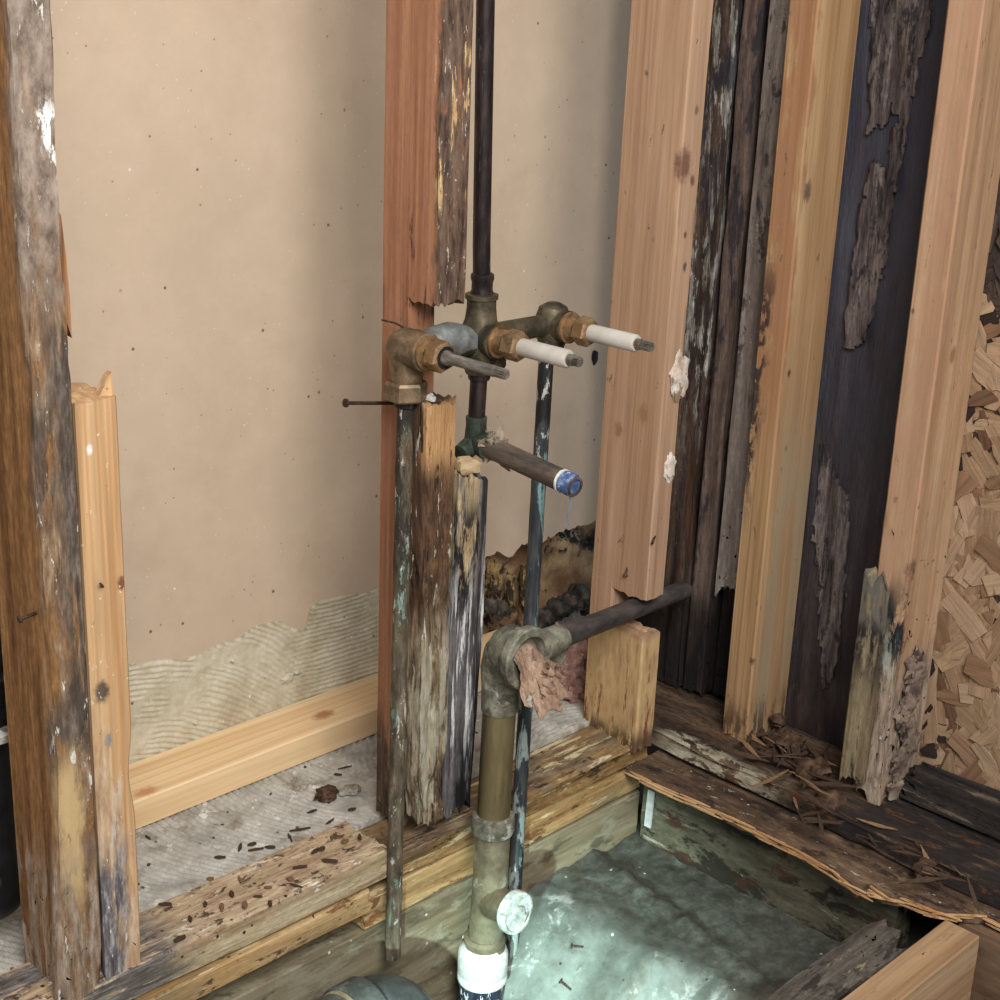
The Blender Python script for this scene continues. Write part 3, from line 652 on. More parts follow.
M_s5 = mk('orange_fir', [(166, 124, 88), (190, 148, 108), (202, 164, 126)], crumb=0.08, axis='z', scale=18, stretch=.035, rings=('y', 300, .02, .12, (150, 96, 54)), bump=.25, layers=[
    dict(col=(172, 126, 96), rng={'x': (-.1, -.042, .004)}, ns=8, th=(.3, .5), st=.1, amt=.6),
    dict(col=[(40, 36, 34), (110, 96, 74), (150, 134, 100)], rng={'z': (-1, .30, .012), 'x': (-.1, -.034, .005), 'y': (-.015, .1, .006)}, ns=8, th=(.2, .32), st=.1, cs=26, cst=.08),
    dict(col=(24, 24, 30), rng={'z': (.17, .30, .04), 'x': (-.1, -.036, .006)}, ns=14, th=(.40, .50), st=.3), dict(col=(206, 214, 200), rng={'z': (.03, .22, .05), 'x': (-.1, -.03, .008), 'y': (-.1, -.01, .006)}, ns=26, th=(.48, .54), st=.1),
    dict(col=[(96, 80, 68), (150, 128, 108), (178, 156, 130)], rng={'z': (-1, .20, .04), 'y': (-.1, .012, .01)}, ns=14, th=(.32, .44), st=.5), dict(col=(96, 68, 48), ns=20, th=(.655, .69), st=.3, amt=.7)],
    knots=[(-.040, -.027, .335, .012, (86, 54, 36)), (-.046, .004, .42, .004, (60, 40, 28)), (-.046, .012, .65, .003, (80, 60, 46)), (-.01, -.026, .60, .009, (140, 98, 66))])
def s5d(P, N):
    d = rotf(.009, 'z', 71, lambda P: .06 + .9 * sm(-P.z, -.24, -.08), 34, .3)(P, N)
    d.y += .010 * sm(P.y, -.280, -.262) * sm(-P.z, -.29, -.24)      # foot swollen outward
    return d
b = MB(); b.beam((.122, -.304, -.004), (.2145, -.260, 2.3), 'z', .008, .005, s5d, lambda P: rag(.03, 9)(P) + .03 * sm(P.y, -.28, -.25))
s5 = b.build('wall_stud', M_s5); tag(s5, 'orange-tan wall stud with a blackened decayed foot beside the strand board', 'stud', 'wall studs')
M_rotslab = mk('blackened_slab', [(110, 90, 62), (150, 130, 94), (170, 152, 116)], crumb=0.4, axis='z', scale=26, stretch=.05, bump=.6, layers=[dict(col=(30, 29, 34), rng={'z': (.19, .27, .035)}, ns=12, th=(.36, .48), st=.2), dict(col=(96, 92, 84), rng={'z': (.255, 1, .01)}, ns=30, th=(.44, .52)), dict(col=(196, 206, 196), rng={'y': (-.1, -.016, .004), 'z': (-1, .18, .05)}, ns=20, th=(.42, .5), st=.08), dict(col=(48, 44, 40), ns=30, th=(.58, .66), st=.08)])
b = MB(); ytop = .302
b.beam((.114, -.284, .012), (.126, -.2455, .296), 'z', .006, .004, rotf(.005, 'z', 73, None, 40, .15), lambda P: .03 * nz(P, 60, 60, 60, 3), lambda P: .016 * nz(P, 60, 60, 60, 5) - .02 * sm(-P.y, .268, .284))
b.build('rotten_slab', M_rotslab, s5)
b = MB(); M_frass = mk('termite_mud', [(92, 76, 66), (138, 116, 100), (164, 140, 118)], scale=40, bump=.9, bdist=.004, layers=[dict(col=(64, 50, 44), ns=22, th=(.54, .62))])
for k in range(11):
    t = k / 10; b.blob((.150 + .035 * random.random(), -.306 - .004 * random.random(), .01 + .17 * t), (.017, .007, .018), 90 + k, .6, 14, 10, 2)
b.build('mud_crust', M_frass, s5)

# ================================================================== PLATES, JOISTS, SUBFLOOR
M_pl = mk('dirty_plate_wood', [(178, 148, 104), (212, 190, 144), (228, 212, 170)], crumb=0.4, axis='x', scale=30, stretch=.06, bump=.6, layers=[
    dict(col=[(124, 94, 70), (172, 140, 108), (206, 182, 150)], rng={'z': (.034, .1, .003)}, ns=14, th=(.36, .5), st=.5, amt=.85), dict(col=(60, 40, 28), rng={'z': (.034, .1, .003)}, ns=26, th=(.56, .62), st=.6, amt=.9),
    dict(col=(120, 86, 50), ns=16, th=(.58, .66), st=.15, amt=.7), dict(col=(226, 220, 204), ns=34, th=(.61, .66), st=.25, amt=.8),
    dict(col=[(34, 34, 38), (80, 80, 84), (140, 140, 140)], rng={'x': (-.02, .17, .03)}, ns=14, th=(.42, .5), st=.15, amt=.85)], specks=[(60, .16, (50, 34, 24)), (36, .14, (84, 58, 38))])
def sill(x0, x1, y0, y1, z0, z1, mat, label, seed, amp=.006, name='sole_plate', e0=None, e1=None, region=None):
    b = MB(); b.beam((x0, y0, z0), (x1, y1, z1), 'x', .007, .0045, rotf(amp, 'x', seed, region, 30, .1), e0, e1)
    return tag(b.build(name, mat), label, 'plate')
sill(-1.35, -.4425, .0, .083, -.020, .020, M_pl, 'dirty pale sole plate carrying the left studs, cut off at the supply pipe', 81, .005, e1=lambda P: .006 * nz(P, 60, 60, 60, 2))
M_gold = mk('golden_plate_wood', [(166, 122, 66), (202, 158, 96), (218, 184, 124)], crumb=0.25, axis='x', scale=30, stretch=.05, bump=.5, layers=[
    dict(col=(112, 60, 26), ns=16, th=(.58, .64), st=.2, amt=.8), dict(col=(40, 34, 26), ns=13, th=(.60, .66), st=.35, amt=.85), dict(col=(220, 204, 156), ns=26, th=(.60, .66), st=.12, amt=.8), dict(col=(120, 112, 84), ns=9, th=(.56, .7), st=.2, amt=.6)])
sill(-1.35, -.475, -.004, .078, -.052, -.0225, M_gold, 'golden lower plate under the dirty sole plate at left', 82, .004, 'lower_plate', e1=lambda P: .02 * nz(P, 60, 60, 60, 2))
M_pr = mk('weathered_plate_wood', [(126, 90, 46), (172, 132, 74), (200, 164, 104)], crumb=0.5, axis='x', scale=30, stretch=.06, bump=.7, layers=[
    dict(col=[(64, 50, 40), (112, 94, 74), (150, 132, 104)], rng={'z': (.026, .1, .004)}, ns=12, th=(.36, .5), st=.3, amt=.85), dict(col=(212, 196, 150), ns=22, th=(.57, .63), st=.12, amt=.85), dict(col=(44, 32, 24), ns=15, th=(.58, .64), st=.3, amt=.85), dict(col=(124, 62, 28), ns=18, th=(.60, .66), st=.2, amt=.75)])
sill(-.432, .038, .006, .086, -.036, -.003, M_pr, 'weathered sole plate behind the drain pipe, split along the grain', 83, .009, e0=lambda P: .02 * nz(P, 60, 60, 60, 2))
sill(-.470, .030, .008, .080, -.084, -.0385, M_gold, 'golden lower plate with black stains behind the drain pipe', 84, .006, 'lower_plate')
M_rimb = mk('grey_green_rim', [(98, 86, 62), (136, 122, 92), (158, 146, 114)], axis='x', scale=14, stretch=.12, bump=.35, layers=[dict(col=(150, 146, 120), ns=10, th=(.5, .64), st=.4, amt=.7), dict(col=(70, 62, 44), ns=14, th=(.55, .66), st=.3, amt=.7)], specks=[(34, .09, (214, 210, 190))])
b = MB(); b.beam((-1.35, .010, -.34), (.03, .046, -.086), 'x', .012, .010, rotf(.002, 'x', 85))
tag(b.build('rim_board', M_rimb), 'grey-green rim board under the golden plates at the back of the pit', 'board')
M_rimr = mk('mouldy_rim', [(70, 66, 50), (102, 98, 76), (126, 122, 98)], crumb=0.35, axis='y', scale=12, stretch=.25, bump=.4, layers=[dict(col=(34, 30, 22), ns=9, th=(.5, .58), st=.35, amt=.9), dict(col=(70, 36, 22), ns=7, th=(.56, .66), st=.4, amt=.8), dict(col=(176, 178, 156), ns=12, th=(.60, .68), st=.2, amt=.7)])
b = MB(); b.beam((.022, -.40, -.34), (.060, -.001, -.0525), 'y', .012, .010, rotf(.003, 'y', 86))
tag(b.build('rim_board', M_rimr), 'mould-blotched green rim board below the torn subfloor strip', 'board')
M_prr = mk('rotten_right_plate', [(56, 42, 33), (106, 82, 62), (146, 118, 90)], crumb=0.7, axis='y', scale=26, stretch=.1, bump=.9, bdist=.004, layers=[
    dict(col=[(120, 108, 80), (168, 158, 130), (196, 188, 164)], rng={'x': (-.2, -.058, .008), 'y': (.335, .525, .03)}, ns=16, th=(.45, .53), st=.4, amt=.9), dict(col=(30, 27, 30), rng={'y': (-1, .255, .04)}, ns=10, th=(.38, .5), st=.3, amt=.85), dict(col=(96, 60, 32), ns=18, th=(.58, .64), st=.3)])
b = MB(); b.beam((.058, -1.25, -.0300), (.213, .210, -.001), 'y', .008, .006, lambda P, N: rotf(.012, 'y', 87, None, 26, .2)(P, N) + Vector((0, 0, -.006 * sm(-P.y, .2, .34))))
tag(b.build('sole_plate', M_prr), 'blackened crumbling sole plate under the right-wall studs', 'plate')
# bottom strip in front of the strand board
b = MB(); b.beam((.150, -1.2, -.004), (.2135, -.318, .030), 'y', .010, .006, rotf(.010, 'y', 88, None, 30, .12), rag(.02, 5), rag(.03, 4))
M_char = mk('charred_strip', [(30, 27, 28), (58, 50, 46), (88, 76, 66)], crumb=0.6, axis='y', scale=30, stretch=.08, bump=.9, bdist=.004, layers=[dict(col=(130, 112, 88), ns=22, th=(.6, .67), st=.1, amt=.7)])
tag(b.build('nailing_strip', M_char), 'blackened wood strip along the foot of the strand board', 'wood strip')

b = MB(); b.beam((.030, -1.25, -.34), (.066, -.475, -.0525), 'y', .02, .012, rotf(.003, 'y', 96))
M_brn = mk('brown_rim', [(72, 52, 36), (110, 82, 58), (136, 104, 76)], axis='y', scale=14, stretch=.2, bump=.4, layers=[dict(col=(40, 32, 26), ns=9, th=(.54, .62), st=.3, amt=.8)])
tag(b.build('rim_board', M_brn), 'brown rim board past the joist ends at lower right', 'board')
b = MB(); b.beam((.190, -1.25, -.6), (.213, .30, -.0370), 'y', .03, .03, rotf(.004, 'y', 97))  # board added to stop stray light and keep the rim gap dark
M_dkb = mk('dark_gap_backing', [(30, 26, 22), (46, 38, 32), (60, 50, 42)], axis='y', scale=14, stretch=.2, bump=.4)
tag(b.build('gap_backing_board', M_dkb), 'dark board added behind the rim boards to keep their gap black', 'board')
# torn plywood subfloor strip
ZL = -.037
fr = [onZ(px, py, ZL) for px, py in ((613, 762), (640, 774), (662, 785), (690, 797), (715, 808), (745, 822), (770, 834), (795, 846), (815, 858), (838, 872), (858, 888), (872, 884), (884, 893), (905, 897), (925, 905), (948, 912), (985, 914), (1010, 926))]
tab = [(-p.y, p.x) for p in fr]
M_ply = mk('dark_subfloor', [(74, 56, 43), (112, 86, 65), (144, 114, 86)], crumb=0.5, axis='y', scale=18, stretch=.2, bump=.6, layers=[dict(col=(38, 30, 28), ns=12, th=(.52, .62), st=.4, amt=.8), dict(col=(128, 104, 70), ns=22, th=(.58, .64), st=.3, amt=.7), dict(col=(110, 62, 34), rng={'x': (-.2, -.036, .010)}, ns=16, th=(.44, .56), amt=.8), dict(col=(190, 186, 178), ns=40, th=(.665, .69))], specks=[(40, .07, (210, 204, 190))])
b = MB(); NY = 150
def led(i, j):
    y = .012 - .60 * j / NY; x0 = interp(tab, -y) + .0025 * nz((0, y, 0), 1, 120, 1); x1 = .105
    t = i / 30; return Vector((x0 + (x1 - x0) * t, y, ZL + .0022 * nz((x0 + (x1 - x0) * t, y, 1), 26, 14, 1) + .010 * sm(-y, .40, .60) * 0))
b.sheet(led, 30, NY, None, (0, 0, -.0135))
led_o = b.build('subfloor_strip', M_ply, origin=(.01, -.29, ZL - .014), sharp=60)
tag(led_o, 'dark torn plywood subfloor strip with a pale broken edge along the pit', 'subfloor')
M_raw = mk('fresh_torn_wood', [(176, 118, 66), (214, 160, 102), (230, 186, 130)], axis='y', scale=60, stretch=.06, bump=.5, layers=[dict(col=(130, 74, 38), ns=30, th=(.58, .64), st=.2, amt=.7)])
for k in range(60):
    y = .0 - .52 * (k + random.random()) / 60; x = interp(tab, -y)
    L = random.uniform(.02, .07); W = random.uniform(.0010, .0024)
    sl = (interp(tab, -(y - .01)) - x) / .01
    b = MB(); d = Vector((-sl * 1.0 if abs(sl) < 1 else 0, 1, 0)).normalized(); z = ZL - random.uniform(.000, .010)
    c = Vector((x - .0005 - random.random() * .002, y, z)); n = Vector((0, 0, 1)).cross(d)
    b.poly([c - d * L / 2, c - d * L * .2 - n * W * .6, c + d * L * .25 - n * W * .4, c + d * L / 2, c + d * L * .2 + n * W, c - d * L * .25 + n * W], (0, 0, -.0018))
    b.build('splinter', M_raw, led_o, flat=True)

# joists at lower right
M_new = mk('new_joist', [(158, 120, 80), (180, 142, 100), (194, 158, 116)], axis='x', scale=18, stretch=.04, bump=.25, rings=('y', 420, .02, .2, (150, 104, 62)), layers=[dict(col=(120, 88, 58), ns=14, th=(.58, .68), st=.2, amt=.6), dict(col=(50, 40, 32), ns=40, th=(.68, .71), st=.3)])
pj = [onZ(px, py, -.045) for px, py in ((830, 1000), (945, 915), (975, 935))]
b = MB(); b.beam((-1.0, -.512, -.185), (.010, -.466, -.045), 'x', .015, .010, rotf(.0015, 'x', 91))
tag(b.build('floor_joist', M_new), 'newer tan floor joist at lower right, its end under the torn subfloor', 'joist', 'floor joists')
M_old = mk('old_joist', [(70, 64, 56), (104, 96, 86), (130, 122, 110)], crumb=0.5, axis='x', scale=24, stretch=.08, bump=.7, layers=[dict(col=(40, 36, 32), ns=16, th=(.54, .62), st=.25, amt=.85), dict(col=(160, 140, 96), ns=28, th=(.63, .68), st=.15, amt=.7)])
b = MB(); b.beam((-1.0, -.462, -.185), (-.042, -.404, -.050), 'x', .008, .005, rotf(.007, 'x', 92, None, 30, .15), None, lambda P: .03 * nz(P, 50, 50, 50, 2) - .022 * sm(-P.y, .44, .46) - .03 * sm(P.y, -.42, -.405))
tag(b.build('floor_joist', M_old), 'old grey decayed floor joist alongside the newer one at lower right', 'joist', 'floor joists')
# new plate lying behind the studs
M_lum = mk('new_lumber', [(228, 182, 124), (242, 204, 148), (248, 214, 164)], axis='x', scale=14, stretch=.035, rings=('y', 430, .02, .22, (196, 132, 76)), bump=.12, layers=[dict(col=(200, 152, 104), warp=0, rng={'y': (-.1, -.0435, .0015)}, ns=6, th=(-1, -.5), amt=.6)], knots=[(.285, -.01, .04, .014, (176, 112, 62)), (-.0, -.03, .04, .013, (206, 134, 82))], fine=.15)
b = MB(); b.beam((-1.5, .2475, .003), (.075, .3335, .0425), 'x', .03, .012, rotf(.0005, 'x', 95))
tag(b.build('new_plate', M_lum, origin=(-.6, .2905, .003)), 'clean orange new lumber plate lying behind the studs', 'lumber')
# ================================================================== PLUMBING
M_brass = mk('aged_brass', [(112, 90, 64), (146, 120, 90), (166, 140, 108)], scale=50, metal=.55, rough=.5, bump=.25, layers=[dict(col=(84, 76, 58), ns=18, th=(.5, .62), amt=.7), dict(col=(104, 116, 100), ns=30, th=(.62, .68), amt=.5)])
M_brassb = mk('bright_brass', [(144, 108, 70), (178, 140, 96), (200, 164, 118)], scale=60, metal=.7, rough=.4, bump=.2, layers=[dict(col=(96, 72, 44), ns=30, th=(.55, .65), amt=.7)])
M_tarn = mk('tarnished_body', [(62, 56, 44), (98, 88, 66), (122, 110, 82)], scale=40, metal=.45, rough=.55, bump=.35, layers=[dict(col=(44, 46, 42), ns=16, th=(.5, .6), amt=.8), dict(col=(96, 122, 110), ns=34, th=(.62, .68), amt=.6)])
M_cop = mk('blackened_copper', [(34, 30, 32), (58, 48, 48), (86, 68, 62)], axis='z', scale=50, stretch=.2, metal=.5, rough=.42, bump=.25, layers=[dict(col=(112, 128, 124), ns=20, th=(.61, .67), st=.15, amt=.6), dict(col=(120, 84, 64), ns=14, th=(.6, .7), st=.2, amt=.5)])
M_corr = mk('corroded_pipe', [(70, 62, 50), (106, 94, 74), (140, 128, 102)], axis='z', scale=60, stretch=.25, metal=.2, rough=.7, bump=.8, bdist=.003, layers=[
    dict(col=(40, 36, 34), rng={'z': (.34, 1, .08)}, ns=18, th=(.38, .50), st=.2, amt=.85), dict(col=(208, 204, 192), ns=34, th=(.60, .65), st=.3, amt=.85), dict(col=(116, 160, 146), ns=26, th=(.60, .66), st=.3, amt=.8), dict(col=(92, 62, 40), ns=30, th=(.6, .66), st=.3, amt=.8)])
M_cold = mk('streaked_copper', [(40, 44, 50), (66, 72, 78), (96, 98, 96)], axis='z', scale=46, stretch=.1, metal=.35, rough=.5, bump=.4, layers=[
    dict(col=(28, 26, 26), rng={'z': (.42, 2, .03)}, ns=16, th=(.44, .54), st=.2, amt=.85), dict(col=(190, 192, 176), rng={'z': (.42, 2, .05)}, ns=30, th=(.58, .63), st=.3, amt=.85),
    dict(col=(120, 168, 170), rng={'z': (-1, .46, .04)}, ns=24, th=(.56, .62), st=.12, amt=.85), dict(col=(176, 196, 188), rng={'z': (-1, .16, .05)}, ns=22, th=(.50, .58), st=.2, amt=.8)])
M_sleeve = mk('white_plastic', [(170, 163, 150), (186, 179, 166), (194, 188, 177)], scale=20, rough=.45, bump=.05, fine=.1)
M_steelg = mk('grey_stem', [(96, 90, 82), (134, 128, 118), (168, 162, 152)], axis='y', scale=80, stretch=.2, metal=.5, rough=.45, bump=.3, layers=[dict(col=(110, 70, 50), ns=40, th=(.58, .66), amt=.7)])
M_tape = mk('grey_duct_tape', [(104, 108, 106), (132, 138, 136), (160, 166, 162)], axis='y', scale=30, stretch=.3, metal=.2, rough=.4, bump=.5, bdist=.003)
M_putty = mk('plaster_crust', [(112, 98, 78), (150, 134, 112), (186, 172, 150)], scale=60, bump=.8, bdist=.003, layers=[dict(col=(60, 48, 40), ns=30, th=(.56, .63))])
YV, ZV = .030, .597; XH, XM, XC = -.403, -.293, -.175
valve = empty('shower_valve', (XM, YV, .0), 'three-handle brass shower valve with riser, supply pipes and spout nipple on the middle stud', 'shower valve')
# bodies
b = MB(); b.lathe((XM, YV, ZV - .042), (0, 0, 1), [(0, .0150), (.003, .0165), (.012, .0175), (.020, .0205), (.034, .0225), (.050, .0225), (.062, .0180), (.075, .0165), (.084, .0165), (.085, .0185), (.090, .0185), (.091, .0150)], 32, wob=.02)
b.lathe((XM, YV + .004, ZV), (0, -1, 0), [(0, .019), (.018, .0195), (.028, .0185), (.0285, .0205), (.0315, .0205)], 32)
b.lathe((XM, YV, ZV), (1, 0, 0), [(0, .0150), (.022, .0150), (.030, .0128), (.116, .0128)], 26)
b.lathe((XM, YV, ZV - .006), (-1, 0, 0), [(0, .014), (.10, .014)], 26)
b.blob((XM + .018, YV - .012, ZV - .030), (.010, .008, .009), 4, .4)
b.build('valve_body', M_tarn, valve)
b = MB(); b.lathe((XC, YV, ZV - .035), (0, 0, 1), [(0, .0125), (.006, .0140), (.012, .0160), (.022, .0195), (.045, .0200), (.055, .0165), (.060, .008)], 30)
b.lathe((XC, YV + .004, ZV), (0, -1, 0), [(0, .018), (.016, .018), (.026, .0175), (.0265, .0190), (.029, .0190)], 30)
b.build('valve_body', M_tarn, valve)
b = MB(); b.tube([(XH, YV, ZV - .034), (XH, YV, ZV - .018), (XH, YV - .0005, ZV - .004), (XH, YV - .004, ZV + .002), (XH, YV - .012, ZV + .003), (XH, YV - .030, ZV + .003)], [.0175, .0185, .0215, .0225, .0215, .0195], 30)
b.blob((XH, YV, ZV + .001), (.0222, .0225, .0225), 1, .03, 24, 14)
b.lathe((XH, YV - .026, ZV + .003), (0, -1, 0), [(0, .0195), (.002, .0207), (.006, .0207), (.0065, .019)], 30)
b.build('valve_body', M_brass, valve)
b = MB(); b.lathe((XH, YV, ZV - .055), (0, 0, 1), [(0, .0215), (.002, .0235), (.018, .0235), (.021, .0215)], 6); b.build('union_nut', M_brass, valve, sharp=20)
b = MB(); b.lathe((XH, YV, ZV - .062), (0, 0, 1), [(0, .0125), (.008, .0125)], 24); b.build('union_collar', M_cop, valve)
# taped arm between the hot side and the middle body
b = MB(); n = 22
pts = [Vector((XH + .016 + (XM - XH - .030) * t / n, YV - .002, ZV - .004 + .008 * math.sin(math.pi * t / n))) for t in range(n + 1)]
b.tube(pts, [.0135 + .0055 * math.sin(math.pi * min(1, t / n * 1.05)) for t in range(n + 1)], 28, .10); b.build('tape_wrap', M_tape, valve)
# bonnets and stems
def bonnet(x, z, y0, yh0, yh1, mat=M_brassb):
    b = MB(); b.lathe((x, y0, z), (0, -1, 0), [(0, .0180), (.0015, .0185), (.004, .0185), (.0045, .0150), (y0 - yh0 - .001, .0140)], 28); bn = b.build('bonnet', mat, valve)
    b = MB(); b.lathe((x, yh0, z), (0, -1, 0), [(0, .0155), (.0015, .0172), (yh0 - yh1 - .002, .0172), (yh0 - yh1, .0155), (yh0 - yh1 + .001, .0125)], 6, phase=.3); b.build('hex_nut', mat, bn, sharp=20)
    return bn
def spline(b, x, z, y0, y1, r):
    n = 36; prof = [(0, 1), (y0 - y1, 1)]; vs = []; fs = []
    for y in (y0, y1):
        for j in range(n):
            g = 2 * math.pi * j / n; rr = r * (1 if j % 3 else .78); vs.append((x + rr * math.cos(g), y, z + rr * math.sin(g)))
    for j in range(n): fs.append((j, (j + 1) % n, n + (j + 1) % n, n + j))
    fs.append(tuple(range(n))); fs.append(tuple(n + j for j in reversed(range(n)))); b.add(vs, fs)
M_in = mk('dark_bore', [(20, 18, 18), (34, 30, 28)], scale=60)
bonnet(XH, ZV + .003, YV - .032, -.012, -.030)
b = MB(); b.lathe((XH, -.0308, ZV + .003), (0, -1, 0), [(0, .0122), (.0006, .0122)], 24); b.build('bore', M_in, valve)
b = MB(); b.lathe((XH, -.028, ZV + .003), (0, -1, 0), [(0, .0085), (.008, .0080), (.012, .0062), (.074, .0060), (.078, .0052)], 22, wob=.05); spline(b, XH, ZV + .003, -.104, -.119, .0056); b.build('valve_stem', M_steelg, valve)
for x, yb, h0, h1, s0, s1 in ((XM, YV - .0275, -.014, -.034, -.033, -.104), (XC, YV - .025, -.012, -.030, -.029, -.098)):
    bonnet(x, ZV, yb, h0, h1)
    b = MB(); b.lathe((x, s0, ZV), (0, -1, 0), [(0, .0100), (s0 - s1 - .002, .0100), (s0 - s1, .0085)], 28); b.build('stem_sleeve', M_sleeve, valve)
    b = MB(); b.lathe((x, s1 + .001, ZV), (0, -1, 0), [(0, .0062), (.007, .0062), (.0075, .0045), (.009, .0045)], 20); spline(b, x, ZV, s1 - .008, -.1195, .0056)
    b.lathe((x, -.1192, ZV), (0, -1, 0), [(0, .0030), (.0008, .0030)], 12); b.build('valve_stem', M_steelg, valve)
# riser
p0 = onY(478, 250, YV); xr = (p0.x + XM) / 2 - .004
b = MB(); b.tube([(XM, YV, .640), (XM - .003, YV, .70), (XM - .009, YV, .95), (XM - .035, YV + .0, 2.2)], .0098, 22); b.build('riser_pipe', M_cop, valve)
b = MB(); b.lathe((XM, YV, .642), (0, 0, 1), [(0, .0128), (.004, .0135), (.008, .0118), (.016, .0118), (.021, .0132), (.025, .0128), (.027, .0102)], 26); b.build('pipe_coupling', M_cop, valve)
# hot supply
pb = onY(392.5, 957, -.013)
b = MB(); N = 60; A_ = Vector((XH, YV, ZV - .055)); b.tube([A_.lerp(pb, t / N) for t in range(N + 1)], .0093, 18, .10, 2); b.build('supply_pipe', M_corr, valve)
# cold supply
pc = onY(503, 1010, -.013); pc2 = onY(516, 862, -.013)
A_ = Vector((XC - .008, YV, ZV - .030)); b = MB(); b.tube([A_.lerp(pc2, t / N) for t in range(N + 1)] + [pc2 + (pc2 - A_) * .25], .0090, 18, .05, 3); b.build('supply_pipe', M_cold, valve)
# drop to the tub spout
b = MB(); b.tube([(XM, YV, ZV - .038), (XM - .002, YV, .505)], .0098, 20); b.lathe((XM, YV, .548), (0, 0, 1), [(0, .0118), (.003, .0128), (.009, .0128), (.012, .0115)], 24); b.build('drop_pipe', M_cop, valve)
M_green = mk('green_copper', [(46, 56, 48), (72, 84, 70), (96, 104, 84)], scale=50, metal=.4, rough=.55, bump=.4, layers=[dict(col=(120, 150, 132), ns=36, th=(.6, .66), amt=.7), dict(col=(40, 40, 36), ns=20, th=(.55, .62), amt=.8)])
b = MB(); zs = .475
b.lathe((XM - .002, YV, zs - .010), (0, 0, 1), [(0, .010), (.010, .0135), (.022, .0125), (.030, .0118), (.040, .0122), (.0405, .0105)], 24)
b.lathe((XM - .002, YV + .006, zs), (0, -1, 0), [(0, .0135), (.014, .0140), (.024, .0165), (.028, .0165)], 24)
b.tube([(XM - .002, YV, zs), (XM - .016, YV, zs - .006), (XM - .027, YV - .001, zs - .009)], [.012, .0115, .010], 18)
b.build('spout_elbow', M_green, valve)
M_nip = mk('tarnished_nipple', [(84, 74, 66), (122, 106, 92), (146, 128, 112)], axis='y', scale=26, stretch=.2, metal=.35, rough=.55, bump=.3, layers=[dict(col=(64, 58, 60), rng={'y': (-.2, -.09, .02)}, ns=10, th=(.4, .6), amt=.8), dict(col=(96, 92, 90), ns=40, th=(.6, .68), amt=.6)])
pe = Vector((XM - .002, -.125, zs - .014)); ps = Vector((XM - .002, YV - .018, zs)); d = pe - ps; L = d.length
b = MB(); b.lathe(ps, d, [(0, .0128), (L - .019, .0125), (L - .0185, .0118), (L, .0112), (L, .0085), (L - .012, .0085)], 28, wob=.015); nip = b.build('spout_nipple', M_nip, valve)
b = MB(); b.lathe(pe - d.normalized() * .0115, d, [(0, .0085), (.0006, .0085)], 22); b.build('bore', M_in, nip)
M_blue = mk('thread_tape', [(44, 68, 128), (78, 104, 160), (160, 178, 206)], axis=None, scale=120, rough=.5, bump=.4, layers=[dict(col=(226, 232, 236), ns=60, th=(.56, .62), amt=.9)])
b = MB(); prof = []
for k in range(13): t = L - .0185 + k * .00132; prof += [(t, .0119), (t + .0007, .0127)]
b.lathe(ps, d, prof, 26, wob=.03); b.build('thread_tape', M_blue, nip)
b = MB(); b.lathe(ps, d, [(L - .021, .0126), (L - .0205, .0135), (L - .018, .0134), (L - .0175, .0120)], 26, wob=.05); b.build('putty_ring', M_white, nip)
M_thread = mk('blue_thread', [(86, 116, 176), (120, 150, 200)], scale=90)
q0 = pe + Vector((0, .008, -.011)); b = MB(); b.tube([q0 + Vector((.0015 * math.sin(k * .9), .001 * math.cos(k), -.0045 * k)) for k in range(9)], .00055, 6); b.build('loose_thread', M_thread, nip)
b = MB()
for k in range(14):
    a = random.uniform(0, 6.28); t = .002 + .020 * random.random(); r = .0125
    c = ps + d.normalized() * t + Vector((math.cos(a) * r, 0, math.sin(a) * r)); b.blob(c, (.005, .006, .005), 40 + k, .8, 10, 8, 2.2)
b.poly([ps + Vector((.004, -.018, .010)), ps + Vector((.008, -.014, .026)), ps + Vector((.002, -.012, .020)), ps + Vector((-.004, -.014, .010))], (.001, -.003, 0))
b.poly([ps + Vector((.004, -.020, -.008)), ps + Vector((.010, -.026, -.026)), ps + Vector((.000, -.022, -.018)), ps + Vector((-.004, -.018, -.008))], (.001, -.003, 0))
b.build('plaster_crust', M_putty, nip)
# thin wire over the taped arm
b = MB(); W = [onY(px, py, yy) for px, py, yy in ((382, 320, .07), (395, 323, .05), (408, 330, .03), (418, 334, .01), (428, 334, .005), (438, 342, .004), (446, 350, .004), (455, 362, .006))]
b.tube(W, .0011, 8); tag(b.build('wire', M_rust), 'thin rusty wire looped over the taped valve arm', 'wire')

# ---- drain
M_dr = mk('olive_brass_drain', [(86, 74, 46), (116, 102, 66), (136, 122, 82)], axis='z', scale=18, stretch=.15, metal=.3, rough=.5, bump=.12, fine=.2, layers=[dict(col=(76, 82, 76), rng={'x': (.012, .1, .004)}, ns=14, th=(.4, .55), st=.1, amt=.8), dict(col=(150, 152, 132), ns=26, th=(.62, .68), st=.2, amt=.6)])
M_cast = mk('crusted_fitting', [(96, 94, 78), (132, 130, 110), (166, 164, 144)], scale=60, metal=.1, rough=.75, bump=.7, bdist=.002, layers=[dict(col=(66, 62, 48), ns=24, th=(.52, .6), amt=.7), dict(col=(196, 198, 184), ns=44, th=(.6, .66), amt=.7)])
M_arm = mk('grey_drain_arm', [(58, 54, 54), (86, 80, 78), (110, 102, 96)], axis='x', scale=24, stretch=.2, metal=.3, rough=.55, bump=.2, layers=[dict(col=(118, 108, 92), rng={'x': (-1, .11, .02)}, ns=14, th=(.42, .55), amt=.8)])
YD = -.034
dt = onY(517, 660, YD); d1 = onY(498, 750, YD); d2 = onY(493, 822, YD); d3 = onY(490, 888, YD); d4 = onY(484, 950, YD)
XD = d1.x
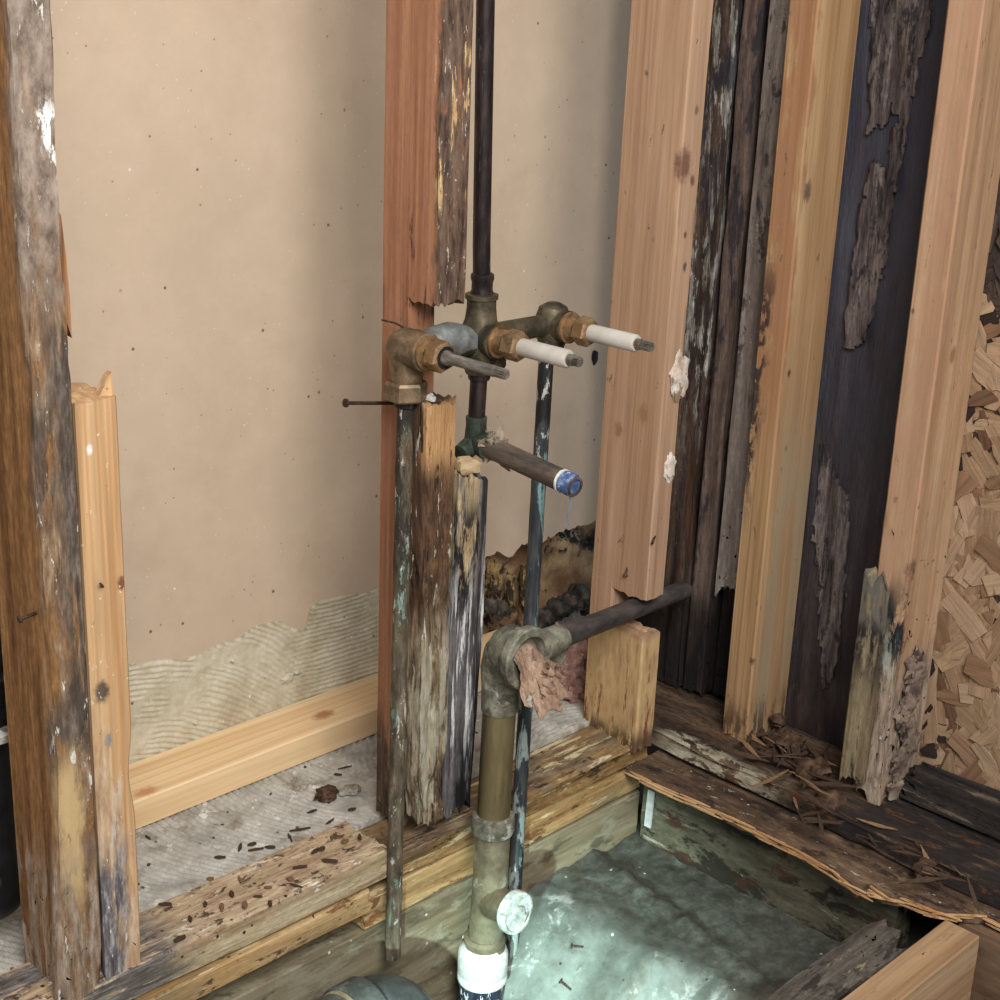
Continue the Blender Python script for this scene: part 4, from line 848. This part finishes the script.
drain = empty('drain_stack', (XD, YD, d4.z), 'olive brass tub drain stack with cleanout wye and side arm in front of the plates', 'drain pipe')
b = MB(); b.tube([(XD, YD, .195), (d2.x, YD, d2.z)], .0198, 30); b.build('drain_pipe', M_dr, drain)
# top elbow with open hub toward the room
hub = onY(528, 656, YD - .042); zc_ = .222
ctr = Vector((XD, YD, zc_)); hd = Vector((0, -1, -.10)).normalized()
b = MB(); pts = [Vector((XD, YD, .165)), Vector((XD, YD, .195)), Vector((XD, YD - .001, .216)), Vector((XD, YD - .008, .234)), Vector((XD, YD - .018, .242)), Vector((XD, YD - .030, .245))]
b.tube(pts, [.0220, .0225, .0255, .0290, .0310, .0320], 34)
b.lathe((XD, YD + .008, .245), (0, -1, 0), [(0, .014), (.006, .024), (.014, .0295), (.038, .0325), (.040, .0365), (.050, .0372), (.052, .0355), (.052, .0270), (.028, .0255), (.028, .001)], 36, cap=False, wob=.02)
b.build('hub_elbow', M_cast, drain)
# arm
a0 = onY(545, 644, YD + .01); a1 = onY(640, 606, .026); a2 = onY(684, 590, .05)
dd = (a1 - a0).normalized()
b = MB(); b.tube([a0 - dd * .03, a0 + dd * .03, a1, a2], .0135, 24); b.build('drain_arm', M_arm, drain)
b = MB(); b.tube([a0 - dd * .02, a0 + dd * .012, a0 + dd * .034, a0 + dd * .036], [.019, .0185, .0175, .0145], 26, .03); 
q = a0 + dd * .03; b.tube([q, q + Vector((.002, .0, -.02)), q + Vector((.004, .004, -.042))], [.010, .010, .009], 14); b.build('arm_collar', M_cast, drain)
# lower coupling, wye, cleanout
b = MB(); b.lathe((d2.x, YD, d2.z - .014), (0, 0, 1), [(0, .0225), (.002, .0252), (.008, .0262), (.018, .0262), (.024, .0250), (.026, .0205)], 34, wob=.02); b.build('pipe_hub', M_cast, drain)
M_wye = mk('grey_drain_wye', [(100, 90, 66), (128, 118, 90), (146, 136, 108)], scale=26, metal=.2, rough=.5, bump=.2, layers=[dict(col=(186, 186, 166), ns=18, th=(.55, .66), amt=.6)])
zw = onY(487, 900, YD).z
b = MB(); b.tube([d2 + Vector((0, 0, -.004)), d3, d4 + Vector((0, 0, .0))], .0215, 32)
b.lathe(d3 + Vector((0, 0, .006)), (0, 0, 1), [(0, .0220), (.002, .0224), (.004, .0220)], 32)
pcap = onY(517, 913, YD - .062); pw = Vector((d3.x, YD, zw - .002)); ddw = (pcap - pw)
b.tube([pw, pw.lerp(pcap, .25), pw.lerp(pcap, .6), pcap - ddw.normalized() * .006], [.021, .0208, .0205, .0205], 30); b.build('wye', M_wye, drain)
M_cap = mk('chalky_cap', [(150, 160, 152), (192, 202, 194), (220, 226, 220)], scale=60, rough=.7, bump=.8, bdist=.002, layers=[dict(col=(104, 112, 104), ns=24, th=(.56, .63), amt=.8), dict(col=(36, 38, 36), ns=36, th=(.66, .69), amt=.8)])
nd = Vector((.02, -1, .10)).normalized()
b = MB(); b.lathe(pcap - nd * .009, nd, [(0, .0235), (.001, .0262), (.008, .0268), (.011, .0255), (.0115, .0225), (.0095, .0215), (.0095, .0095), (.0135, .0088), (.0140, .001)], 36, wob=.02); b.build('cleanout_cap', M_cap, drain)
b = MB(); b.lathe(d4 + Vector((0, 0, -.004)), (0, 0, 1), [(0, .0225), (.003, .0258), (.010, .0262), (.013, .0235), (.015, .0235), (.018, .0258), (.023, .0258), (.026, .0220)], 34, wob=.01); b.build('pipe_hub', M_wye, drain)
M_wht = mk('white_adapter', [(196, 200, 192), (214, 218, 212), (224, 226, 222)], scale=30, rough=.5, bump=.2, layers=[dict(col=(170, 150, 116), ns=16, th=(.58, .66), amt=.5)])
d5 = onY(482, 968, YD); d6 = onY(478, 1010, YD)
b = MB(); b.lathe((d5.x + .001, YD, d5.z - .016), (0, 0, 1), [(0, .0300), (.002, .0312), (.008, .0312), (.010, .0300), (.012, .0300), (.014, .0312), (.038, .0312), (.044, .0295), (.050, .0235)], 36); b.build('adapter', M_wht, drain)
M_abs = mk('scuffed_abs', [(26, 30, 46), (44, 48, 66), (60, 64, 82)], axis='z', scale=40, stretch=.3, rough=.45, bump=.2, layers=[dict(col=(206, 212, 214), ns=44, th=(.56, .60), st=.25, amt=.9)])
b = MB(); b.tube([(d5.x, YD, d5.z - .010), (d6.x - .004, YD, -.55)], .0278, 30); b.build('drain_pipe', M_abs, drain)

# stuffed rag
M_rag = mk('brown_rag', [(134, 102, 78), (180, 144, 116), (206, 172, 144)], axis='z', scale=34, stretch=.12, bump=.9, bdist=.004, layers=[dict(col=(84, 54, 38), ns=26, th=(.56, .64), st=.15, amt=.7), dict(col=(210, 176, 146), ns=40, th=(.62, .68), st=.2, amt=.7)])
rc = Vector((XD, YD - .032, .246))
b = MB()
def ragf(i, j):
    u = i / 34 * 2 * math.pi; v = j / 40
    path = rc + Vector((0.006 * v, .010, .004)).lerp(Vector((.008, -.030, -.042)), sm(v, 0, 1)) + Vector((0, 0, .010 * math.sin(v * 3.1)))
    r = .0185 + .010 * sm(v, .45, .85) - .030 * sm(v, .93, 1.06)
    fold = 1 + .14 * math.sin(u * 7 + 2.2 * math.sin(v * 5)) * (.5 + v) + .22 * nz((math.cos(u), math.sin(u), v * 2.2), 1.6, 1.6, 1.6, 4)
    return path + Vector((math.cos(u) * r * fold, math.sin(u) * r * .55 * fold, math.sin(u) * r * .62 * fold + .010 * v * nz((u, v, 1), 1.2, 3, 1)))
b.sheet(ragf, 34, 40)
def flap(c, sx, sz, seed):
    def f(i, j):
        u = i / 16 - .5; v = j / 16 - .5
        return Vector(c) + Vector((u * sx, -.006 * math.cos(u * 9 + seed) + .010 * nz((u, v, seed), 3, 3, 1), v * sz * (1 - .5 * abs(u)) + .008 * nz((u, v, seed + 4), 3, 3, 1)))
    return f
b.sheet(flap(rc + Vector((.024, -.026, -.022)), .026, .024, 2), 16, 16, lambda i, j: math.hypot(i - 8, j - 8) < 8 + 1.5 * math.sin(i + j), (0, .0015, 0))
b.sheet(flap(rc + Vector((.010, -.032, -.036)), .030, .022, 5), 16, 16, lambda i, j: math.hypot(i - 8, j - 8) < 8.5, (0, .0015, 0))
tag(b.build('rag', M_rag, sharp=60), 'crumpled brown rag stuffed into the open drain hub', 'rag')
M_ragw = mk('pale_paper', [(186, 178, 160), (212, 206, 190)], scale=60, bump=.5)
b = MB(); b.sheet(flap(rc + Vector((-.016, -.034, -.036)), .016, .022, 8), 12, 12, lambda i, j: math.hypot(i - 6, j - 6) < 6.5, (0, .001, 0))
tag(b.build('paper_scrap', M_ragw), 'pale paper scrap tucked at the lower left of the brown rag', 'paper')

# ---- large plastic elbow at the bottom edge
M_elb = mk('grey_abs', [(52, 58, 58), (74, 82, 80), (96, 104, 100)], scale=24, rough=.5, bump=.15, layers=[dict(col=(128, 132, 122), ns=20, th=(.58, .68), amt=.5)])
YE = -.095; et = onY(395, 968, YE); er = onY(433, 985, YE)
RE = .043; ex = er.x - RE; ez = et.z - RE - .004
el = empty('waste_elbow', (ex, YE, ez - .25), 'large grey plastic waste elbow at the bottom edge under the supply pipe', 'pipe elbow')
b = MB(); R_ = .055; P_ = [Vector((ex - .10, YE, ez))] + [Vector((ex - R_ + R_ * math.sin(t), YE, ez - R_ + R_ * math.cos(t))) for t in [k * math.pi / 2 / 12 for k in range(13)]] + [Vector((ex, YE, ez - .25))]
P_.insert(1, Vector((ex - .062, YE, ez)))
b.tube(P_, RE, 34); b.build('elbow', M_elb, el)
b = MB(); b.lathe((ex - .082, YE, ez), (1, 0, 0), [(0, RE), (.001, RE + .005), (.030, RE + .005), (.032, RE)], 36); b.build('hub', M_elb, el)
M_tanp = mk('tan_cement_ring', [(150, 130, 92), (186, 166, 124)], scale=50)
b = MB(); b.lathe((ex - .0865, YE, ez), (1, 0, 0), [(0, RE - .003), (.001, RE + .002), (.0045, RE + .002), (.005, RE - .003)], 36); b.build('cement_ring', M_tanp, el)
b = MB(); b.lathe((ex - .5, YE, ez), (1, 0, 0), [(0, RE - .003), (.42, RE - .003)], 34); b.build('waste_pipe', M_elb, el)

# ---- black stack left of the far-left stud
M_blk = mk('black_abs', [(14, 14, 17), (22, 22, 26), (32, 32, 36)], scale=20, rough=.42, bump=.1, layers=[dict(col=(96, 92, 84), ns=24, th=(.63, .69), amt=.6)])
YB, RB = .17, .057; XB = onY(20, 690, YB - .03).x - RB * .8
st = empty('vent_stack', (XB, YB, .03), 'black plastic vent stack behind the far left stud', 'vent pipe')
zr = onY(4, 675, YB - .04).z
b = MB(); b.lathe((XB, YB, zr), (0, 0, 1), [(0, RB - .006), (2.2 - zr, RB - .006)], 36); b.build('stack_pipe', M_blk, st)
b = MB(); b.lathe((XB, YB, .035), (0, 0, 1), [(0, RB * .3), (.012, RB * .75), (.035, RB * .98), (.06, RB), (zr - .06, RB), (zr - .055, RB + .006), (zr - .03, RB + .006), (zr - .028, RB)], 36); b.build('stack_hub', M_blk, st)
M_ring = mk('cement_ring', [(130, 128, 122), (176, 174, 168), (206, 204, 198)], scale=60, bump=.6, layers=[dict(col=(70, 62, 54), ns=24, th=(.5, .6), amt=.8)])
b = MB(); b.lathe((XB, YB, zr - .060), (0, 0, 1), [(0, RB), (.002, RB + .010), (.010, RB + .011), (.014, RB + .004)], 40, wob=.05); b.build('cement_ring', M_ring, st)

# ================================================================== LOOSE BITS
M_chip = [mk('dark_chip', [(50, 34, 24), (84, 58, 40), (110, 80, 56)], scale=60, bump=.6), mk('brown_chip', [(110, 74, 46), (146, 104, 68), (170, 128, 88)], axis='x', scale=60, stretch=.2, bump=.6), mk('grey_chip', [(120, 112, 100), (160, 152, 138), (190, 184, 172)], scale=60, bump=.6)]
p = onZ(327, 795, .006); b = MB(); b.blob((p.x, p.y, .008), (.015, .012, .007), 3, .6, 20, 12, 2.2)
tag(b.build('wood_knot', M_chip[0]), 'brown fallen knot of wood on the grey adhesive floor', 'wood chip')
p = onZ(350, 790, .006); b = MB(); b.blob((p.x, p.y, .006), (.014, .010, .0045), 6, .5, 20, 12, 2)
tag(b.build('adhesive_clod', M_chip[2]), 'pale adhesive clod beside the brown knot on the cavity floor', 'debris')
chipdata = {}
def chip(px, py, z, L, W, ang, m, label, group, k, tilt=.0):
    key = (k % 6, m)
    if key not in chipdata:
        r_ = random.Random(k % 6); b = MB(); n = 4; up = []; dn = []
        for i in range(n + 1):
            t = i / n - .5; w_ = .5 * (1 - abs(t) * r_.uniform(1.2, 1.9)) * r_.uniform(.7, 1.1)
            up.append((t, max(.05, w_), r_.uniform(0, .2))); dn.append((t, -max(.05, w_) * r_.uniform(.6, 1), r_.uniform(0, .2)))
        b.poly([Vector(q) for q in up + dn[::-1]], (0, 0, -.55))
        me = bpy.data.meshes.new('wood_chip'); me.from_pydata(b.v, [], b.f); me.materials.append(M_chip[m]); me.update(); chipdata[key] = me
    o = bpy.data.objects.new('wood_chip', chipdata[key]); COL.objects.link(o); q = onZ(px, py, z)
    o.location = (q.x, q.y, z + W * .3); o.scale = (L, W, W * .6); o.rotation_euler = (0, tilt, ang)
    return tag(o, label, 'wood chip', group)
rr = random.Random(12)
for k, (px, py) in enumerate(((245, 906), (258, 897), (232, 895), (222, 908), (270, 905), (296, 886), (290, 880), (315, 852), (322, 850), (345, 842), (205, 905), (190, 920), (240, 880), (300, 868), (165, 905), (210, 880), (330, 862), (360, 838), (268, 888), (180, 940))):
    chip(px, py, .021, rr.uniform(.008, .018), rr.uniform(.004, .009), rr.uniform(-3, 3), 0 if k % 3 else 1, 'dark crumb of rotten wood lying on the dirty sole plate', 'wood crumbs on the left plate', k)
for k, (px, py) in enumerate(((252, 845), (256, 850), (240, 848), (290, 838), (338, 775), (345, 768), (312, 812), (300, 830), (270, 848), (220, 858), (148, 838), (330, 822), (352, 810))):
    chip(px, py, .004, rr.uniform(.010, .026), rr.uniform(.004, .007), rr.uniform(-3, 3), 0, 'small dark wood fragment on the grey adhesive floor', 'wood fragments on the cavity floor', k)
# splinters heaped at the foot of the right wall
M_dspl = [mk('dark_splinter', [(44, 32, 24), (78, 56, 40), (110, 82, 58)], axis='x', scale=50, stretch=.08, bump=.6), mk('tan_splinter', [(110, 78, 50), (150, 112, 74), (178, 138, 94)], axis='x', scale=50, stretch=.08, bump=.5)]
sdat = []
for k in range(8):
    r_ = random.Random(k + 40); n = 7; up = []; dn = []
    for i in range(n + 1):
        t = i / n - .5; w_ = .5 * max(.06, (1 - abs(2 * t) ** 1.6)) * r_.uniform(.6, 1.1); bend = .12 * math.sin(t * 3 + k)
        up.append(Vector((t, w_ * .16, bend * .5))); dn.append(Vector((t, -w_ * .16, bend * .5)))
    b = MB(); b.poly(up + dn[::-1], (0, 0, -.035))
    me = bpy.data.meshes.new('splinter'); me.from_pydata(b.v, [], b.f); me.materials.append(M_dspl[k % 2 if k > 3 else 0]); me.update(); sdat.append(me)
def spl(px, py, z, L, az, el_, k, label, group):
    o = bpy.data.objects.new('wood_splinter', sdat[k % 8]); COL.objects.link(o); q = onZ(px, py, z); o.location = q
    o.scale = (L, L * .8, L * .8); o.rotation_euler = (rr.uniform(-.7, .7), el_, az); return tag(o, label, 'wood splinter', group)
for k in range(46):
    t = rr.random(); px = 745 + 85 * t + rr.gauss(0, 8); py = 735 + 45 * t + rr.gauss(0, 12)
    spl(px, py, .003 + .012 * rr.random(), rr.uniform(.03, .075), rr.uniform(-.3, 2.2), rr.uniform(-.25, .25), k, 'brown splinter in the heap between the two right-wall studs', 'splinters between the right studs')
for k in range(34):
    t = rr.random(); px = 800 + 160 * t + rr.gauss(0, 6); py = 800 + 80 * t + rr.gauss(0, 9)
    spl(px, py, -.016 + .010 * rr.random(), rr.uniform(.02, .06), rr.uniform(.6, 2.4), rr.uniform(-.25, .25), k, 'dark splinter on the torn subfloor beside the right plate', 'splinters on the subfloor')
p = onZ(975, 890, -.02); o = spl(973, 893, -.006, .05, 1.2, -.9, 4, 'upright pale-tipped splinter at the lower right end of the subfloor', 'upright splinter')
# bark-like chunks
for k, (px, py, z, r) in enumerate(((790, 742, .010, .022), (812, 770, .004, .026), (778, 720, .018, .014), (830, 800, -.006, .022), (925, 868, -.014, .016))):
    p = onZ(px, py, z); b = MB(); b.blob(p, (r, r * .8, r * .55), 60 + k, .45, 18, 12, 2.2)
    tag(b.build('rotten_lump', M_chip[0]), ('crumbly brown rotten lump in the splinter heap between right studs', 'crumbly brown rotten lump in the splinter heap between right studs', 'crumbly brown rotten lump in the splinter heap between right studs', 'dark rotten lump in front of the last right stud', 'small dark rotten lump near the lower right end of the subfloor')[k], 'rotten wood', 'rotten lumps in the heap' if k < 3 else None)
# white tab in the pit corner, loose nails on the concrete
M_tab = mk('white_tab', [(200, 210, 208), (226, 232, 230)], scale=20, bump=.1)
t1 = onX(651, 791, .0165); t0 = onX(647, 827, .0165); sy = Vector((0, .0055, 0))
b = MB(); b.poly([t0 - sy, t0 + sy, t1 + sy, t1 - sy], (.0025, 0, 0))
tag(b.build('plastic_tab', M_tab), 'narrow white strip standing in the back corner of the pit', 'strip')
dg = bpy.context.evaluated_depsgraph_get()
def drop(px, py):
    d = ray(px, py); hit = S.ray_cast(bpy.context.evaluated_depsgraph_get(), CAM, d); return hit[1] if hit[0] else onZ(px, py, -.2)
for k, (a_, c_) in enumerate((((571, 948), (583, 949)), ((560, 983), (571, 992)))):
    p, q = drop(*a_), drop(*c_); up_ = Vector((0, 0, .003)); b = MB(); b.lathe(p + up_, q - p, [(0, .0032), (.0012, .0032), (.0014, .0013), ((q - p).length, .0010)], 8)
    tag(b.build('nail', M_rust), ('upper loose nail lying on the lit concrete slope', 'lower loose nail lying on the lit concrete slope')[k], 'nail', 'loose nails')
